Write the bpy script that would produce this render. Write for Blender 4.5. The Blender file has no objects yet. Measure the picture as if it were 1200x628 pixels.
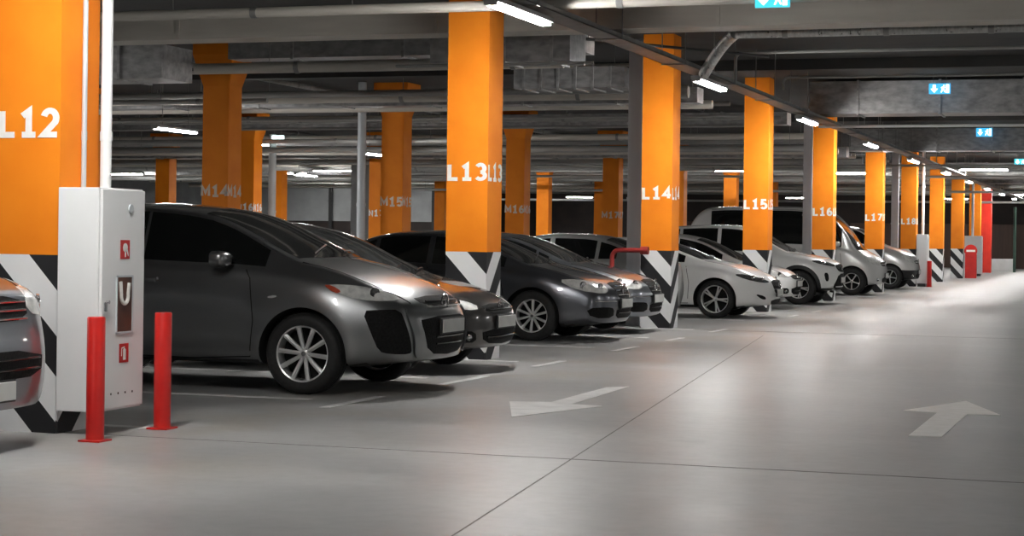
import bpy, bmesh, math, random
from mathutils import Vector, Matrix
from mathutils.bvhtree import BVHTree
PI = math.pi
scn = bpy.context.scene
COL = scn.collection
rnd = random.Random(7)

# ------------------------------------------------------------------ materials
def new_mat(name):
    m = bpy.data.materials.new(name); m.use_nodes = True
    nt = m.node_tree; b = nt.nodes['Principled BSDF']
    return m, nt, b
def setp(b, **k):
    names = dict(color='Base Color', rough='Roughness', metal='Metallic', coat='Coat Weight', coatr='Coat Roughness',
                 spec='Specular IOR Level', trans='Transmission Weight', ior='IOR')
    for a, v in k.items():
        if a == 'color': v = (*v, 1)
        b.inputs[names[a]].default_value = v
def noise_mat(name, c1, c2, scale=4, rough=.6, rough2=None, metal=0, bump=0, stretch=(1,1,1), detail=5, spec=.5, coat=0):
    m, nt, b = new_mat(name)
    tc = nt.nodes.new('ShaderNodeTexCoord'); mp = nt.nodes.new('ShaderNodeMapping'); mp.inputs['Scale'].default_value = stretch
    n = nt.nodes.new('ShaderNodeTexNoise'); n.inputs['Scale'].default_value = scale; n.inputs['Detail'].default_value = detail
    nt.links.new(tc.outputs['Object'], mp.inputs['Vector']); nt.links.new(mp.outputs[0], n.inputs['Vector'])
    r = nt.nodes.new('ShaderNodeValToRGB')
    r.color_ramp.elements[0].position = .3; r.color_ramp.elements[1].position = .7
    r.color_ramp.elements[0].color = (*c1, 1); r.color_ramp.elements[1].color = (*c2, 1)
    nt.links.new(n.outputs['Fac'], r.inputs[0]); nt.links.new(r.outputs[0], b.inputs['Base Color'])
    setp(b, rough=rough, metal=metal, spec=spec, coat=coat)
    if rough2 is not None:
        mr = nt.nodes.new('ShaderNodeMapRange'); mr.inputs[1].default_value = .3; mr.inputs[2].default_value = .7
        mr.inputs[3].default_value = rough; mr.inputs[4].default_value = rough2
        nt.links.new(n.outputs['Fac'], mr.inputs[0]); nt.links.new(mr.outputs[0], b.inputs['Roughness'])
    if bump:
        bp = nt.nodes.new('ShaderNodeBump'); bp.inputs['Strength'].default_value = bump; bp.inputs['Distance'].default_value = .01
        nt.links.new(n.outputs['Fac'], bp.inputs['Height']); nt.links.new(bp.outputs[0], b.inputs['Normal'])
    return m
def emit_mat(name, color, s):
    m, nt, b = new_mat(name)
    setp(b, color=color); b.inputs['Emission Color'].default_value = (*color, 1); b.inputs['Emission Strength'].default_value = s
    return m
def paint(name, col, metal=.6, rough=.32, coat=1.0):
    m = noise_mat(name, tuple(c*.93 for c in col), tuple(min(1, c*1.07) for c in col), scale=350, rough=rough, metal=metal, coat=coat, detail=1)
    m.node_tree.nodes['Principled BSDF'].inputs['Coat Roughness'].default_value = .06
    return m

M = {}
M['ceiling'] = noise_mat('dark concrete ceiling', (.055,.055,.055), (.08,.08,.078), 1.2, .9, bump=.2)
M['wall_grey'] = noise_mat('grey wall', (.26,.27,.275), (.33,.34,.345), 1.5, .85)
M['wall_dark'] = noise_mat('dark wall', (.015,.012,.011), (.03,.02,.017), 1.5, .8)
M['wall_brown'] = noise_mat('brown gate', (.05,.026,.018), (.075,.038,.026), 1.0, .6, stretch=(6,6,.3))
M['pipe'] = noise_mat('grey pipe', (.34,.34,.33), (.48,.48,.46), 3, .45, metal=.25, stretch=(.4,4,4))
M['pipe_brown'] = noise_mat('warm grey duct', (.62,.58,.52), (.74,.70,.63), 2.5, .5, metal=.1, stretch=(.4,3,3))
M['pipe_dark'] = noise_mat('dark pipe', (.06,.06,.06), (.11,.11,.105), 3, .5, metal=.2)
M['galv'] = noise_mat('galvanised duct', (.28,.28,.28), (.52,.52,.52), 6, .38, .55, metal=.35, bump=.3, stretch=(1,2,2))
M['foil'] = noise_mat('foil duct', (.45,.45,.44), (.7,.7,.68), 14, .25, .45, metal=.9, bump=.8, stretch=(2,1,1))
M['shaft'] = noise_mat('grey painted steel', (.56,.60,.63), (.66,.70,.73), 2, .5, metal=.2, stretch=(4,4,.4))
M['tray'] = noise_mat('cable tray steel', (.24,.24,.23), (.34,.33,.32), 5, .45, metal=.3)
M['white'] = noise_mat('white enamel', (.84,.85,.85), (.90,.91,.91), 2, .35)
M['white_rough'] = noise_mat('white wall paint', (.62,.63,.62), (.72,.72,.72), 3, .6)
M['red'] = noise_mat('red enamel', (.50,.012,.010), (.62,.02,.014), 5, .35)
M['red_shaded'] = noise_mat('shaded red enamel', (.24,.018,.014), (.32,.025,.02), 5, .5)  # red enamel darkened in its colour for the shade around the bent pipe
M['redcol'] = noise_mat('red painted concrete', (.75,.03,.015), (.85,.045,.02), 3, .5)
M['brick'] = noise_mat('rust primer', (.30,.10,.06), (.4,.15,.09), 6, .7)
M['black'] = noise_mat('black plastic', (.010,.010,.011), (.018,.018,.019), 20, .45)
M['intake'] = noise_mat('deep black mesh', (.004,.004,.004), (.010,.010,.010), 60, .75, spec=.2, bump=.6)
M['blackgloss'] = noise_mat('black gloss', (.006,.006,.007), (.010,.010,.011), 20, .12)
M['under'] = noise_mat('wheel well dark', (.004,.004,.004), (.008,.008,.008), 8, .9)
M['rubber'] = noise_mat('tyre rubber', (.010,.010,.010), (.018,.018,.018), 30, .7, bump=.2)
M['glass'] = noise_mat('tinted car glass', (.006,.007,.007), (.010,.011,.011), 3, .05)
M['glass_win'] = noise_mat('windshield glass', (.020,.021,.021), (.030,.031,.030), 3, .06)
M['alloy'] = noise_mat('alloy', (.66,.66,.66), (.80,.80,.80), 10, .28, .38, metal=.6)
M['chrome'] = noise_mat('chrome', (.75,.75,.76), (.85,.85,.86), 10, .12, metal=1)
M['lampglass'] = noise_mat('headlamp lens', (.55,.56,.55), (.86,.86,.83), 16, .14, metal=.1, coat=1)
M['lampdark'] = noise_mat('headlamp inner', (.05,.05,.05), (.25,.25,.25), 30, .12, metal=.6)
M['amber'] = noise_mat('amber red lens', (.45,.06,.03), (.55,.1,.05), 20, .2)
M['plate'] = noise_mat('blank plate', (.62,.62,.60), (.70,.70,.68), 6, .5)
M['text'] = noise_mat('white paint lettering', (.84,.82,.78), (.95,.93,.90), 9, .5)
M['textgrey'] = noise_mat('faded lettering', (.72,.58,.46), (.84,.70,.58), 9, .6)
M['line'] = noise_mat('worn white line', (.58,.58,.57), (.78,.78,.77), 5, .5, detail=8)
M['seam'] = noise_mat('dark joint', (.13,.125,.12), (.25,.24,.23), 3, .8)
M['tube'] = emit_mat('white lamp tube', (1,.98,.95), 110)
M['signtube'] = emit_mat('sign lit teal', (.03,.32,.42), 1.1)
M['signblue'] = emit_mat('sign lit blue', (.03,.22,.42), 1.2)
M['signwhite'] = emit_mat('sign lit white', (.8,1,1), 1.3)
M['housing'] = noise_mat('lamp housing', (.45,.45,.44), (.55,.55,.54), 5, .4)
M['brown_metal'] = noise_mat('hose reel inside', (.045,.02,.014), (.16,.055,.03), 3, .5)
M['hose'] = noise_mat('white hose', (.55,.54,.5), (.7,.69,.65), 20, .7)
M['greenpole'] = noise_mat('green pole', (.04,.09,.07), (.06,.12,.09), 4, .5)

def floor_mat():
    m, nt, b = new_mat('polished concrete floor'); N = nt.nodes.new; Lk = nt.links.new
    tc = N('ShaderNodeTexCoord')
    n1 = N('ShaderNodeTexNoise'); n1.inputs['Scale'].default_value = .5; n1.inputs['Detail'].default_value = 8; n1.inputs['Roughness'].default_value = .62
    mp = N('ShaderNodeMapping'); mp.inputs['Scale'].default_value = (.8, 1.3, 1); mp.inputs['Rotation'].default_value = (0, 0, .25)
    Lk(tc.outputs['Object'], mp.inputs[0]); Lk(mp.outputs[0], n1.inputs['Vector'])
    r = N('ShaderNodeValToRGB'); r.color_ramp.elements[0].position = .36; r.color_ramp.elements[1].position = .66
    r.color_ramp.elements[0].color = (.27,.274,.276,1); r.color_ramp.elements[1].color = (.41,.411,.405,1)
    Lk(n1.outputs['Fac'], r.inputs[0])
    n2 = N('ShaderNodeTexNoise'); n2.inputs['Scale'].default_value = 9; n2.inputs['Detail'].default_value = 6
    Lk(tc.outputs['Object'], n2.inputs['Vector'])
    # beige dirt: patchy, in a band along the kerb side of the bays
    n3 = N('ShaderNodeTexNoise'); n3.inputs['Scale'].default_value = .9; n3.inputs['Detail'].default_value = 6; n3.inputs['Distortion'].default_value = .6
    Lk(tc.outputs['Object'], n3.inputs['Vector'])
    sx = N('ShaderNodeSeparateXYZ'); Lk(tc.outputs['Object'], sx.inputs[0])
    ab = N('ShaderNodeMath'); ab.operation = 'ADD'; ab.inputs[1].default_value = 5.6; Lk(sx.outputs[0], ab.inputs[0])
    ab2 = N('ShaderNodeMath'); ab2.operation = 'ABSOLUTE'; Lk(ab.outputs[0], ab2.inputs[0])
    mr = N('ShaderNodeMapRange'); mr.inputs[1].default_value = .3; mr.inputs[2].default_value = 1.6; mr.inputs[3].default_value = 1; mr.inputs[4].default_value = 0
    Lk(ab2.outputs[0], mr.inputs[0])
    mr3 = N('ShaderNodeMapRange'); mr3.inputs[1].default_value = .42; mr3.inputs[2].default_value = .65
    Lk(n3.outputs['Fac'], mr3.inputs[0])
    mu = N('ShaderNodeMath'); mu.operation = 'MULTIPLY'; Lk(mr.outputs[0], mu.inputs[0]); Lk(mr3.outputs[0], mu.inputs[1])
    mu2 = N('ShaderNodeMath'); mu2.operation = 'MULTIPLY'; mu2.inputs[1].default_value = .55; Lk(mu.outputs[0], mu2.inputs[0])
    mx = N('ShaderNodeMix'); mx.data_type = 'RGBA'; mx.inputs['B'].default_value = (.30,.265,.215,1)
    Lk(mu2.outputs[0], mx.inputs['Factor']); Lk(r.outputs[0], mx.inputs['A'])
    mx2 = N('ShaderNodeMix'); mx2.data_type = 'RGBA'; mx2.blend_type = 'MULTIPLY'; mx2.inputs['Factor'].default_value = .35
    r2 = N('ShaderNodeValToRGB'); r2.color_ramp.elements[0].position = .3; r2.color_ramp.elements[0].color = (.75,.75,.75,1); r2.color_ramp.elements[1].position = .6
    Lk(n2.outputs['Fac'], r2.inputs[0]); Lk(mx.outputs['Result'], mx2.inputs['A']); Lk(r2.outputs[0], mx2.inputs['B'])
    Lk(mx2.outputs['Result'], b.inputs['Base Color'])
    rr = N('ShaderNodeMapRange'); rr.inputs[1].default_value = .3; rr.inputs[2].default_value = .7; rr.inputs[3].default_value = .33; rr.inputs[4].default_value = .46
    Lk(n1.outputs['Fac'], rr.inputs[0]); Lk(rr.outputs[0], b.inputs['Roughness'])
    setp(b, spec=.5)
    return m
M['floor'] = floor_mat()

def column_mat():
    """orange above 1.16 m, black and white chevrons below, folded round the corner nearest the aisle (local x 0, y 0)"""
    m, nt, b = new_mat('column paint'); N = nt.nodes.new; Lk = nt.links.new
    tc = N('ShaderNodeTexCoord'); s = N('ShaderNodeSeparateXYZ'); Lk(tc.outputs['Object'], s.inputs[0])
    def math_(op, a, c, out=None):
        n = N('ShaderNodeMath'); n.operation = op
        for i, v in enumerate((a, c)):
            if isinstance(v, (int, float)): n.inputs[i].default_value = v
            else: Lk(v, n.inputs[i])
        return n.outputs[0]
    # phase = z + 1.1*(x) - 1.1*(y)   (x<=0 on the front face, y>=0 on the side face)
    ph = math_('ADD', s.outputs[2], math_('MULTIPLY', s.outputs[0], 1.08))
    ph = math_('SUBTRACT', ph, math_('MULTIPLY', s.outputs[1], 1.08))
    # black 1.16..0.92, white 0.92..0.62, black ..0.36, white ..
    t = math_('DIVIDE', math_('ADD', math_('SUBTRACT', ph, .92), 5.6), .56)
    fr = math_('FRACT', t, 0)
    white = math_('GREATER_THAN', fr, .47)
    n = N('ShaderNodeTexNoise'); n.inputs['Scale'].default_value = 2.2; n.inputs['Detail'].default_value = 6
    Lk(tc.outputs['Object'], n.inputs['Vector'])
    ro = N('ShaderNodeValToRGB'); ro.color_ramp.elements[0].position = .3; ro.color_ramp.elements[1].position = .7
    ro.color_ramp.elements[0].color = (.86,.225,.010,1); ro.color_ramp.elements[1].color = (.95,.285,.016,1)
    Lk(n.outputs['Fac'], ro.inputs[0])
    rw = N('ShaderNodeValToRGB'); rw.color_ramp.elements[0].position = .3; rw.color_ramp.elements[1].position = .7
    rw.color_ramp.elements[0].color = (.78,.79,.80,1); rw.color_ramp.elements[1].color = (.88,.88,.88,1)
    Lk(n.outputs['Fac'], rw.inputs[0])
    mx = N('ShaderNodeMix'); mx.data_type = 'RGBA'; mx.inputs['A'].default_value = (.022,.022,.024,1)
    Lk(white, mx.inputs['Factor']); Lk(rw.outputs[0], mx.inputs['B'])
    up = math_('GREATER_THAN', s.outputs[2], 1.16)
    mx2 = N('ShaderNodeMix'); mx2.data_type = 'RGBA'
    Lk(up, mx2.inputs['Factor']); Lk(mx.outputs['Result'], mx2.inputs['A']); Lk(ro.outputs[0], mx2.inputs['B'])
    Lk(mx2.outputs['Result'], b.inputs['Base Color']); setp(b, rough=.6, spec=.25)
    # faint formwork rows
    w = N('ShaderNodeTexWave'); w.wave_type = 'BANDS'; w.bands_direction = 'Z'; w.inputs['Scale'].default_value = 1.6; w.inputs['Distortion'].default_value = .5
    Lk(tc.outputs['Object'], w.inputs['Vector'])
    bp = N('ShaderNodeBump'); bp.inputs['Strength'].default_value = .08; bp.inputs['Distance'].default_value = .01
    Lk(w.outputs['Fac'], bp.inputs['Height']); Lk(bp.outputs[0], b.inputs['Normal'])
    return m
M['column'] = column_mat()

# ------------------------------------------------------------------ mesh helpers
class MB:
    def __init__(s): s.bm = bmesh.new()
    def box(s, x0, x1, y0, y1, z0, z1, bev=0):
        r = bmesh.ops.create_cube(s.bm, size=1)
        for v in r['verts']:
            v.co = Vector((x0 + (v.co.x+.5)*(x1-x0), y0 + (v.co.y+.5)*(y1-y0), z0 + (v.co.z+.5)*(z1-z0)))
        if bev:
            es = list({e for v in r['verts'] for e in v.link_edges})
            bmesh.ops.bevel(s.bm, geom=es, offset=bev, segments=2, profile=.6, affect='EDGES')
        return s
    def tube(s, p0, p1, r, n=12, r1=None):
        p0 = Vector(p0); p1 = Vector(p1); d = p1-p0
        q = d.to_track_quat('Z', 'Y').to_matrix().to_4x4()
        bmesh.ops.create_cone(s.bm, cap_ends=True, segments=n, radius1=r, radius2=r if r1 is None else r1, depth=d.length,
                              matrix=Matrix.Translation((p0+p1)/2) @ q)
        return s
    def path(s, pts, r, n=10):
        pts = [Vector(p) for p in pts]; rings = []
        for i, p in enumerate(pts):
            d = (pts[min(i+1, len(pts)-1)] - pts[max(i-1, 0)]).normalized()
            q = d.to_track_quat('Z', 'Y')
            rings.append([s.bm.verts.new(p + q @ Vector((r*math.cos(2*PI*k/n), r*math.sin(2*PI*k/n), 0))) for k in range(n)])
        for a, b_ in zip(rings, rings[1:]):
            # match ring start to avoid twists
            k0 = min(range(n), key=lambda k: (b_[k].co-a[0].co).length)
            for k in range(n):
                s.bm.faces.new((a[k], a[(k+1) % n], b_[(k0+k+1) % n], b_[(k0+k) % n]))
        s.bm.faces.new(rings[0][::-1]); s.bm.faces.new(rings[-1])
        return s
    def lathe(s, prof, n=40, axis='Y', c=(0,0,0)):
        """prof: list of (radius, along axis)"""
        c = Vector(c); rings = []
        for r, h in prof:
            ring = []
            for k in range(n):
                a = 2*PI*k/n
                if axis == 'Y': p = Vector((r*math.cos(a), h, r*math.sin(a)))
                else: p = Vector((r*math.cos(a), r*math.sin(a), h))
                ring.append(s.bm.verts.new(c+p))
            rings.append(ring)
        for a, b_ in zip(rings, rings[1:]):
            for k in range(n): s.bm.faces.new((a[k], a[(k+1) % n], b_[(k+1) % n], b_[k]))
        return s
    def poly(s, pts, h):
        """flat polygon in xy (list of (x,y)), extruded z 0..h"""
        lo = [s.bm.verts.new((x, y, 0)) for x, y in pts]; hi = [s.bm.verts.new((x, y, h)) for x, y in pts]
        s.bm.faces.new(lo[::-1]); s.bm.faces.new(hi)
        n = len(pts)
        for i in range(n): s.bm.faces.new((lo[i], lo[(i+1) % n], hi[(i+1) % n], hi[i]))
        return s
    def ico(s, c, r, sub=2, scale=(1,1,1)):
        res = bmesh.ops.create_icosphere(s.bm, subdivisions=sub, radius=r)
        for v in res['verts']: v.co = Vector((v.co.x*scale[0], v.co.y*scale[1], v.co.z*scale[2])) + Vector(c)
        return s
    def build(s, name, mat, parent=None, smooth=False, loc=None, rot=None):
        bmesh.ops.recalc_face_normals(s.bm, faces=s.bm.faces[:])
        me = bpy.data.meshes.new(name); s.bm.to_mesh(me); s.bm.free()
        return link(name, me, mat, parent, smooth, loc, rot)
def link(name, me, mat, parent=None, smooth=False, loc=None, rot=None):
    if mat is not None and not me.materials: me.materials.append(mat)
    if smooth:
        for p in me.polygons: p.use_smooth = True
        try: me.set_sharp_from_angle(angle=math.radians(38))
        except Exception: pass
    o = bpy.data.objects.new(name, me); COL.objects.link(o)
    if loc is not None: o.location = loc
    if rot is not None: o.rotation_euler = rot
    if parent: o.parent = parent
    return o
def tag(o, label, cat, group=None, kind=None):
    if label: o['label'] = label
    if cat: o['category'] = cat
    if group: o['group'] = group
    if kind: o['kind'] = kind
    return o
def empty(name, loc, rz=0, label=None, cat=None, group=None):
    o = bpy.data.objects.new(name, None); COL.objects.link(o); o.location = loc; o.rotation_euler = (0,0,rz)
    o.empty_display_size = .2
    return tag(o, label, cat, group)
def struct(o): o['kind'] = 'structure'; return o
_text_cache = {}
def _arc(cx, cy, rx, ry, a0, a1, n=12): return [(cx+rx*math.cos(math.radians(a0+(a1-a0)*k/n)), cy+ry*math.sin(math.radians(a0+(a1-a0)*k/n))) for k in range(n+1)]
GLYPH = {  # centre lines on a box .50 wide and 1 high
 'L': [[(.09, .91), (.09, .09), (.50, .09)]], 'M': [[(.07, .09), (.07, .91), (.34, .35), (.61, .91), (.61, .09)]],
 'N': [[(.09, .09), (.09, .91), (.50, .09), (.50, .91)]],
 '1': [[(.10, .74), (.31, .90), (.31, .09)], [(.09, .09), (.53, .09)]],
 '2': [_arc(.29, .66, .20, .25, 165, -35) + [(.09, .09), (.52, .09)]],
 '3': [_arc(.27, .69, .19, .22, 150, -90), _arc(.27, .29, .22, .20, 90, -150)],
 '4': [[(.39, .09), (.39, .91), (.07, .34), (.54, .34)]],
 '5': [[(.47, .91), (.14, .91), (.12, .53)] + _arc(.27, .33, .21, .24, 110, -150)],
 '6': [_arc(.42, .42, .31, .49, 95, 180) + _arc(.29, .32, .18, .23, 180, 540)],
 '7': [[(.08, .91), (.50, .91), (.22, .09)]],
 '8': [_arc(.29, .70, .16, .21, 0, 360), _arc(.29, .30, .19, .21, 0, 360)]}
WID = {'M': .68, 'N': .59, '1': .58, 'L': .52}
def text_obj(name, s, size, mat, parent, loc, rot, sx=1.0):
    key = (s, size, sx, mat.name)
    if key not in _text_cache:
        tot = sum(WID.get(c, .57)+.13 for c in s)-.13; ox = -tot/2; bm = bmesh.new(); hw_ = .105; h = 0
        for c in s:
            for line in GLYPH[c]:
                P = [Vector((x+ox, y)) for x, y in line]; L_ = []; R_ = []
                for k, p in enumerate(P):
                    d0 = (p-P[k-1]).normalized() if k else (P[1]-p).normalized(); d1 = (P[k+1]-p).normalized() if k < len(P)-1 else d0
                    t = (d0+d1); t = t.normalized() if t.length > 1e-6 else d0
                    n = Vector((-t.y, t.x)); m = 1/max(.45, n.dot(Vector((-d0.y, d0.x))))
                    e = Vector((0, 0))
                    if k == 0: e = -d0*.0
                    L_.append(bm.verts.new((*((p+n*hw_*m+e)*size), h))); R_.append(bm.verts.new((*((p-n*hw_*m+e)*size), h)))
                for k in range(len(P)-1): bm.faces.new((L_[k], R_[k], R_[k+1], L_[k+1]))
                h += .0002
            ox += WID.get(c, .57)+.13
        for v in bm.verts: v.co.x *= sx
        ex = bmesh.ops.extrude_face_region(bm, geom=bm.faces[:])
        for g in ex['geom']:
            if isinstance(g, bmesh.types.BMVert): g.co.z += .0015
        bmesh.ops.recalc_face_normals(bm, faces=bm.faces[:])
        me = bpy.data.meshes.new('lettering'); bm.to_mesh(me); bm.free(); me.materials.append(mat); _text_cache[key] = me
    return link(name, _text_cache[key], None, parent, loc=loc, rot=rot)

# ------------------------------------------------------------------ room
CZ = 4.4
struct(MB().box(-45, 12, -8, 110, -.2, 0).build('floor', M['floor']))
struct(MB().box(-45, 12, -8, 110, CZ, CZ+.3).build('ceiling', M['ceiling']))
struct(MB().box(-45.3, -45, -8, 110, 0, CZ).build('wall_left', M['wall_grey']))
struct(MB().box(12, 12.3, -8, 110, 0, CZ).build('wall_right', M['wall_grey']))
struct(MB().box(-45, 12, 110, 110.3, 0, CZ).build('wall_back', M['wall_dark']))
struct(MB().box(-45, 12, -8.3, -8, 0, CZ).build('wall_front', M['wall_grey']))

# floor joints and painted lines
def strip(name, a, b, w, mat, h=.002):
    a = Vector(a); b = Vector(b); d = (b-a).normalized(); n = Vector((-d.y, d.x))*w/2
    o = MB().poly([tuple(a-n), tuple(b-n), tuple(b+n), tuple(a+n)], h).build(name, mat)
    return struct(o)
strip('trim_1', (-14, 10.72), (12, 10.62), .022, M['seam'], .0012)
strip('trim_2', (-2.35, 3.5), (-5.03, 26.0), .009, M['seam'], .0012)
strip('trim_4', (-14, 27.2), (12, 27.1), .02, M['seam'], .0012)
LINE_GROUP = 'white lines of the parking bays'
def pline(a, b, w, label):
    o = strip('painted_line', a, b, w, M['line'], .003); o['kind'] = 'structure'; o['label'] = label; return o
ys = [11.2, 13.72, 16.3, 18.95, 21.9, 24.5, 27.2, 30.9, 33.6, 36.2, 38.9, 41.6, 47, 49.8, 54, 57]
for i, y in enumerate(ys):
    pline((-10.6, y), (-6.3, y), .11, 'worn white bay line across the floor, number %d counted from the white cabinet' % (i+1))
for i, (a, b) in enumerate([(13.1, 14.2), (15.6, 16.8), (18.3, 19.3), (21.3, 22.4), (24.0, 24.8), (26.6, 27.6), (32.7, 33.7), (35.2, 36.3)]):
    pline((-5.9, a), (-5.9, b), .085, 'short white dash along the aisle edge, number %d counted from the white cabinet' % (i+1))

# arrows on the floor
a1 = [(-4.36,13.00),(-4.80,14.25),(-4.48,14.36),(-4.49,16.02),(-4.33,16.20),(-4.28,14.26),(-4.01,14.19)]
tag(MB().poly(a1, .003).build('painted_arrow', M['line']), 'worn white floor arrow pointing toward the camera, beside the dark grey sedans', 'floor marking', 'white arrows painted on the aisle')
a2 = [(-1.39,16.05),(-1.77,14.90),(-1.50,14.83),(-1.50,12.95),(-1.28,12.97),(-1.27,14.78),(-1.02,14.83)]
tag(MB().poly(a2, .003).build('painted_arrow', M['text']), 'bright white floor arrow pointing down the aisle away from the camera', 'floor marking', 'white arrows painted on the aisle')

# ------------------------------------------------------------------ columns
CW = .47
COLUMN_YS = [10.62, 19.0, 27.3, 34.85, 42.6, 51.1, 59.0, 67.2, 75.0, 83.0]
def column_mesh(flare=.13):
    bm = bmesh.new()
    zs = [0, 1.16, 3.72, 4.22, CZ-.002]
    ex = [0, 0, 0, flare, flare]
    rings = []
    for z, e in zip(zs, ex):
        rings.append([bm.verts.new(p) for p in ((-CW-e, -e, z), (e, -e, z), (e, CW+e, z), (-CW-e, CW+e, z))])
    for a, b in zip(rings, rings[1:]):
        for k in range(4): bm.faces.new((a[k], a[(k+1) % 4], b[(k+1) % 4], b[k]))
    bm.faces.new(rings[0][::-1]); bm.faces.new(rings[-1])
    es = [e for e in bm.edges if abs(e.verts[0].co.z-e.verts[1].co.z) > .01 and abs(e.verts[0].co.x-e.verts[1].co.x) < .2]
    bmesh.ops.bevel(bm, geom=es, offset=.012, segments=2, affect='EDGES')
    bmesh.ops.recalc_face_normals(bm, faces=bm.faces[:])
    me = bpy.data.meshes.new('concrete_column'); bm.to_mesh(me); bm.free(); me.materials.append(M['column'])
    return me
cme = column_mesh(); cmp_ = column_mesh(0)
def column(x, y, letters, num, label, bright=True, h=.19, z=1.925, both=True):
    o = link('concrete_column', cmp_ if x > -7 else cme, None, None, loc=(x, y, 0))
    tag(o, label, 'column', 'orange concrete columns with black and white chevron bases')
    if letters:
        s = '%s%d' % (letters, num)
        mt = M['text'] if bright else M['textgrey']
        text_obj('painted_number', s, h, mt, o, (-CW/2, -.0015, z), (PI/2, 0, 0), 1.22)
        if both and num != 12: text_obj('painted_number', s, h, mt, o, (.0015, CW/2, z), (PI/2, 0, PI/2), 1.22)
    return o
for i, y in enumerate(COLUMN_YS):
    n = 12+i
    if i < 7: column(-6.68, y, 'L', n, 'orange column numbered L%d with a chevron base on the aisle edge' % n)
    else: column(-6.68, y, None, n, 'distant orange chevron column on the aisle edge, %s beyond the column L18' % ['first','second','third'][i-7])
for i, y in enumerate(COLUMN_YS[1:9]):
    n = 13+i
    if i == 0: continue
    column(-14.05, y, 'M' if i < 5 else None, n, ('orange column numbered M%d with a flared top, in the second row' % n) if i < 5 else 'flared orange column far back in the second row, %s beyond M17' % ['', '', '', '', '', 'first', 'second', 'third'][i], bright=False)
for i, y in enumerate(COLUMN_YS[2:]):
    n = 14+i
    column(-21.2, y, 'N' if i < 5 else None, n, ('brightly lit orange column numbered N%d with a flared top, in the third row' % n) if i < 5 else 'flared orange column far back in the third row, %s beyond N18' % ['', '', '', '', '', 'first', 'second', 'third'][i])
for i, y in enumerate(COLUMN_YS[4:9]):
    column(-28.3, y, None, 0, 'flared orange column in the fourth row from the aisle, %s from the camera' % ['nearest', 'second', 'third', 'fourth', 'fifth'][i])
rc = MB().box(-.5, 0, 0, .5, 0, CZ-.01, .01).build('concrete_column', M['redcol'], loc=(-6.9, 92, 0))
tag(rc, 'bright red square column at the far end of the aisle', 'column')

# ------------------------------------------------------------------ lamps
def lamp_parts():
    h = MB().box(-.8, .8, -.078, .078, .012, .06, .008)
    for sx in (-1, 1): h.box(sx*.8-.03, sx*.8+.03, -.06, .06, -.022, .055, .006)
    hm = h.build('housing', M['housing'])
    t = MB()
    t.box(-.775, .775, -.05, .05, -.024, .0115, .010)
    tm = t.build('lamp_tube', M['tube'])
    a, b = hm.data, tm.data
    bpy.data.objects.remove(hm); bpy.data.objects.remove(tm)
    return a, b
HM, TM = lamp_parts()
HM.materials.clear(); HM.materials.append(M['housing']); TM.materials.clear(); TM.materials.append(M['tube'])
def lamp(x, y, z, rz, label, group, rod=True, sx=1.0, tubemat=None):
    e = empty('strip_lamp', (x, y, z), rz, label, 'lamp', group); e.scale = (sx, 1, 1)
    tm = TM
    o = link('housing', HM, None, e); t = link('lamp_tube', tm, None, e)
    if rod:
        for s in (-.5, .5): MB().tube((s, 0, .07), (s, 0, CZ-z if rod is True else rod), .006, 6).build('hanging_rod', M['tray'], e)
    return e
ORD = ['nearest', 'second', 'third', 'fourth', 'fifth', 'sixth', 'seventh', 'eighth', 'ninth', 'tenth']
for i, y in enumerate([1.0, 9.2, 17.38, 25.85, 33.9, 42.2, 50.4, 58.9, 67, 75, 83, 91, 99]):
    lamp(-5.8, y, 3.50, PI/2, 'white strip lamp under the long aisle tray, %s' % ['behind the camera', 'above the white cabinet', 'beside the top of column L13', 'beyond column L14', 'beyond column L15', 'beyond column L16', 'beyond column L17', 'at the first unnumbered column', 'at the second unnumbered column', 'at the third unnumbered column', 'before the red column', 'just before the red column end', 'at the very end of the aisle'][i], 'strip lamps under the aisle tray', rod=.1, sx=1.08)
BAYLAMPS = []
bays = [(-40.1, 68.8, 'farthest left, near the left wall'), (-23.4, 46.7, 'in front of the bright third-row column N16'), (-32.1, 67.6, 'hanging left of the pale wall'), (-29.0, 64.9, 'hanging before the pale wall beside the green exit sign'),
        (-20.6, 64.0, 'right of column L13 below the ducts'), (-31.1, 104.6, 'small, far back between M16 and M17'), (-16.9, 57.7, 'just left of column M17'), (-13.5, 64.7, 'left of column L15 at the flared column'),
        (-18.1, 103.8, 'small, between L15 and L16'), (-9.6, 66.9, 'between L16 and L17'), (-5.05, 63.8, 'long, over the far aisle'), (-9.8, 103.9, 'small, beyond the far columns'), (-34.1, 58.8, 'tiny, left of M14'),
        (-5.5, 95.0, 'at the far end of the aisle'), (-37.5, 82.3, 'added to brighten the pale wall at its left'), (-32.0, 82.3, 'added to brighten the pale wall in its middle'), (-27, 82.3, 'added to brighten the pale wall at its right')]  # the last ones are extra lamps, put in to brighten the pale wall
for x, y, w in bays:
    BAYLAMPS.append((y, 3.8)); lamp(x, y, 3.80, 0, 'white strip lamp across the bays, '+w, 'strip lamps hanging across the parking bays', sx=1.0)
# lamps over the other parking rows and the far side of the aisle (mostly hidden by the ducts or out of frame)
k = 0
for x, ysl in ((-17.6, (12, 22, 32, 42)), (-26.0, (30, 56)), (8.2, (2, 12, 22, 32, 42, 54, 66, 80, 95))):
    for y in ysl:
        k += 1
        side = 'white strip lamp over the right side of the aisle' if x > 0 else 'white strip lamp high between the ducts of the inner rows'
        lamp(x, y, 3.95 if x > 0 else 3.3, PI/2, side, 'strip lamps over the right of the aisle' if x > 0 else 'strip lamps between the inner ducts', rod=True)

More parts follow.
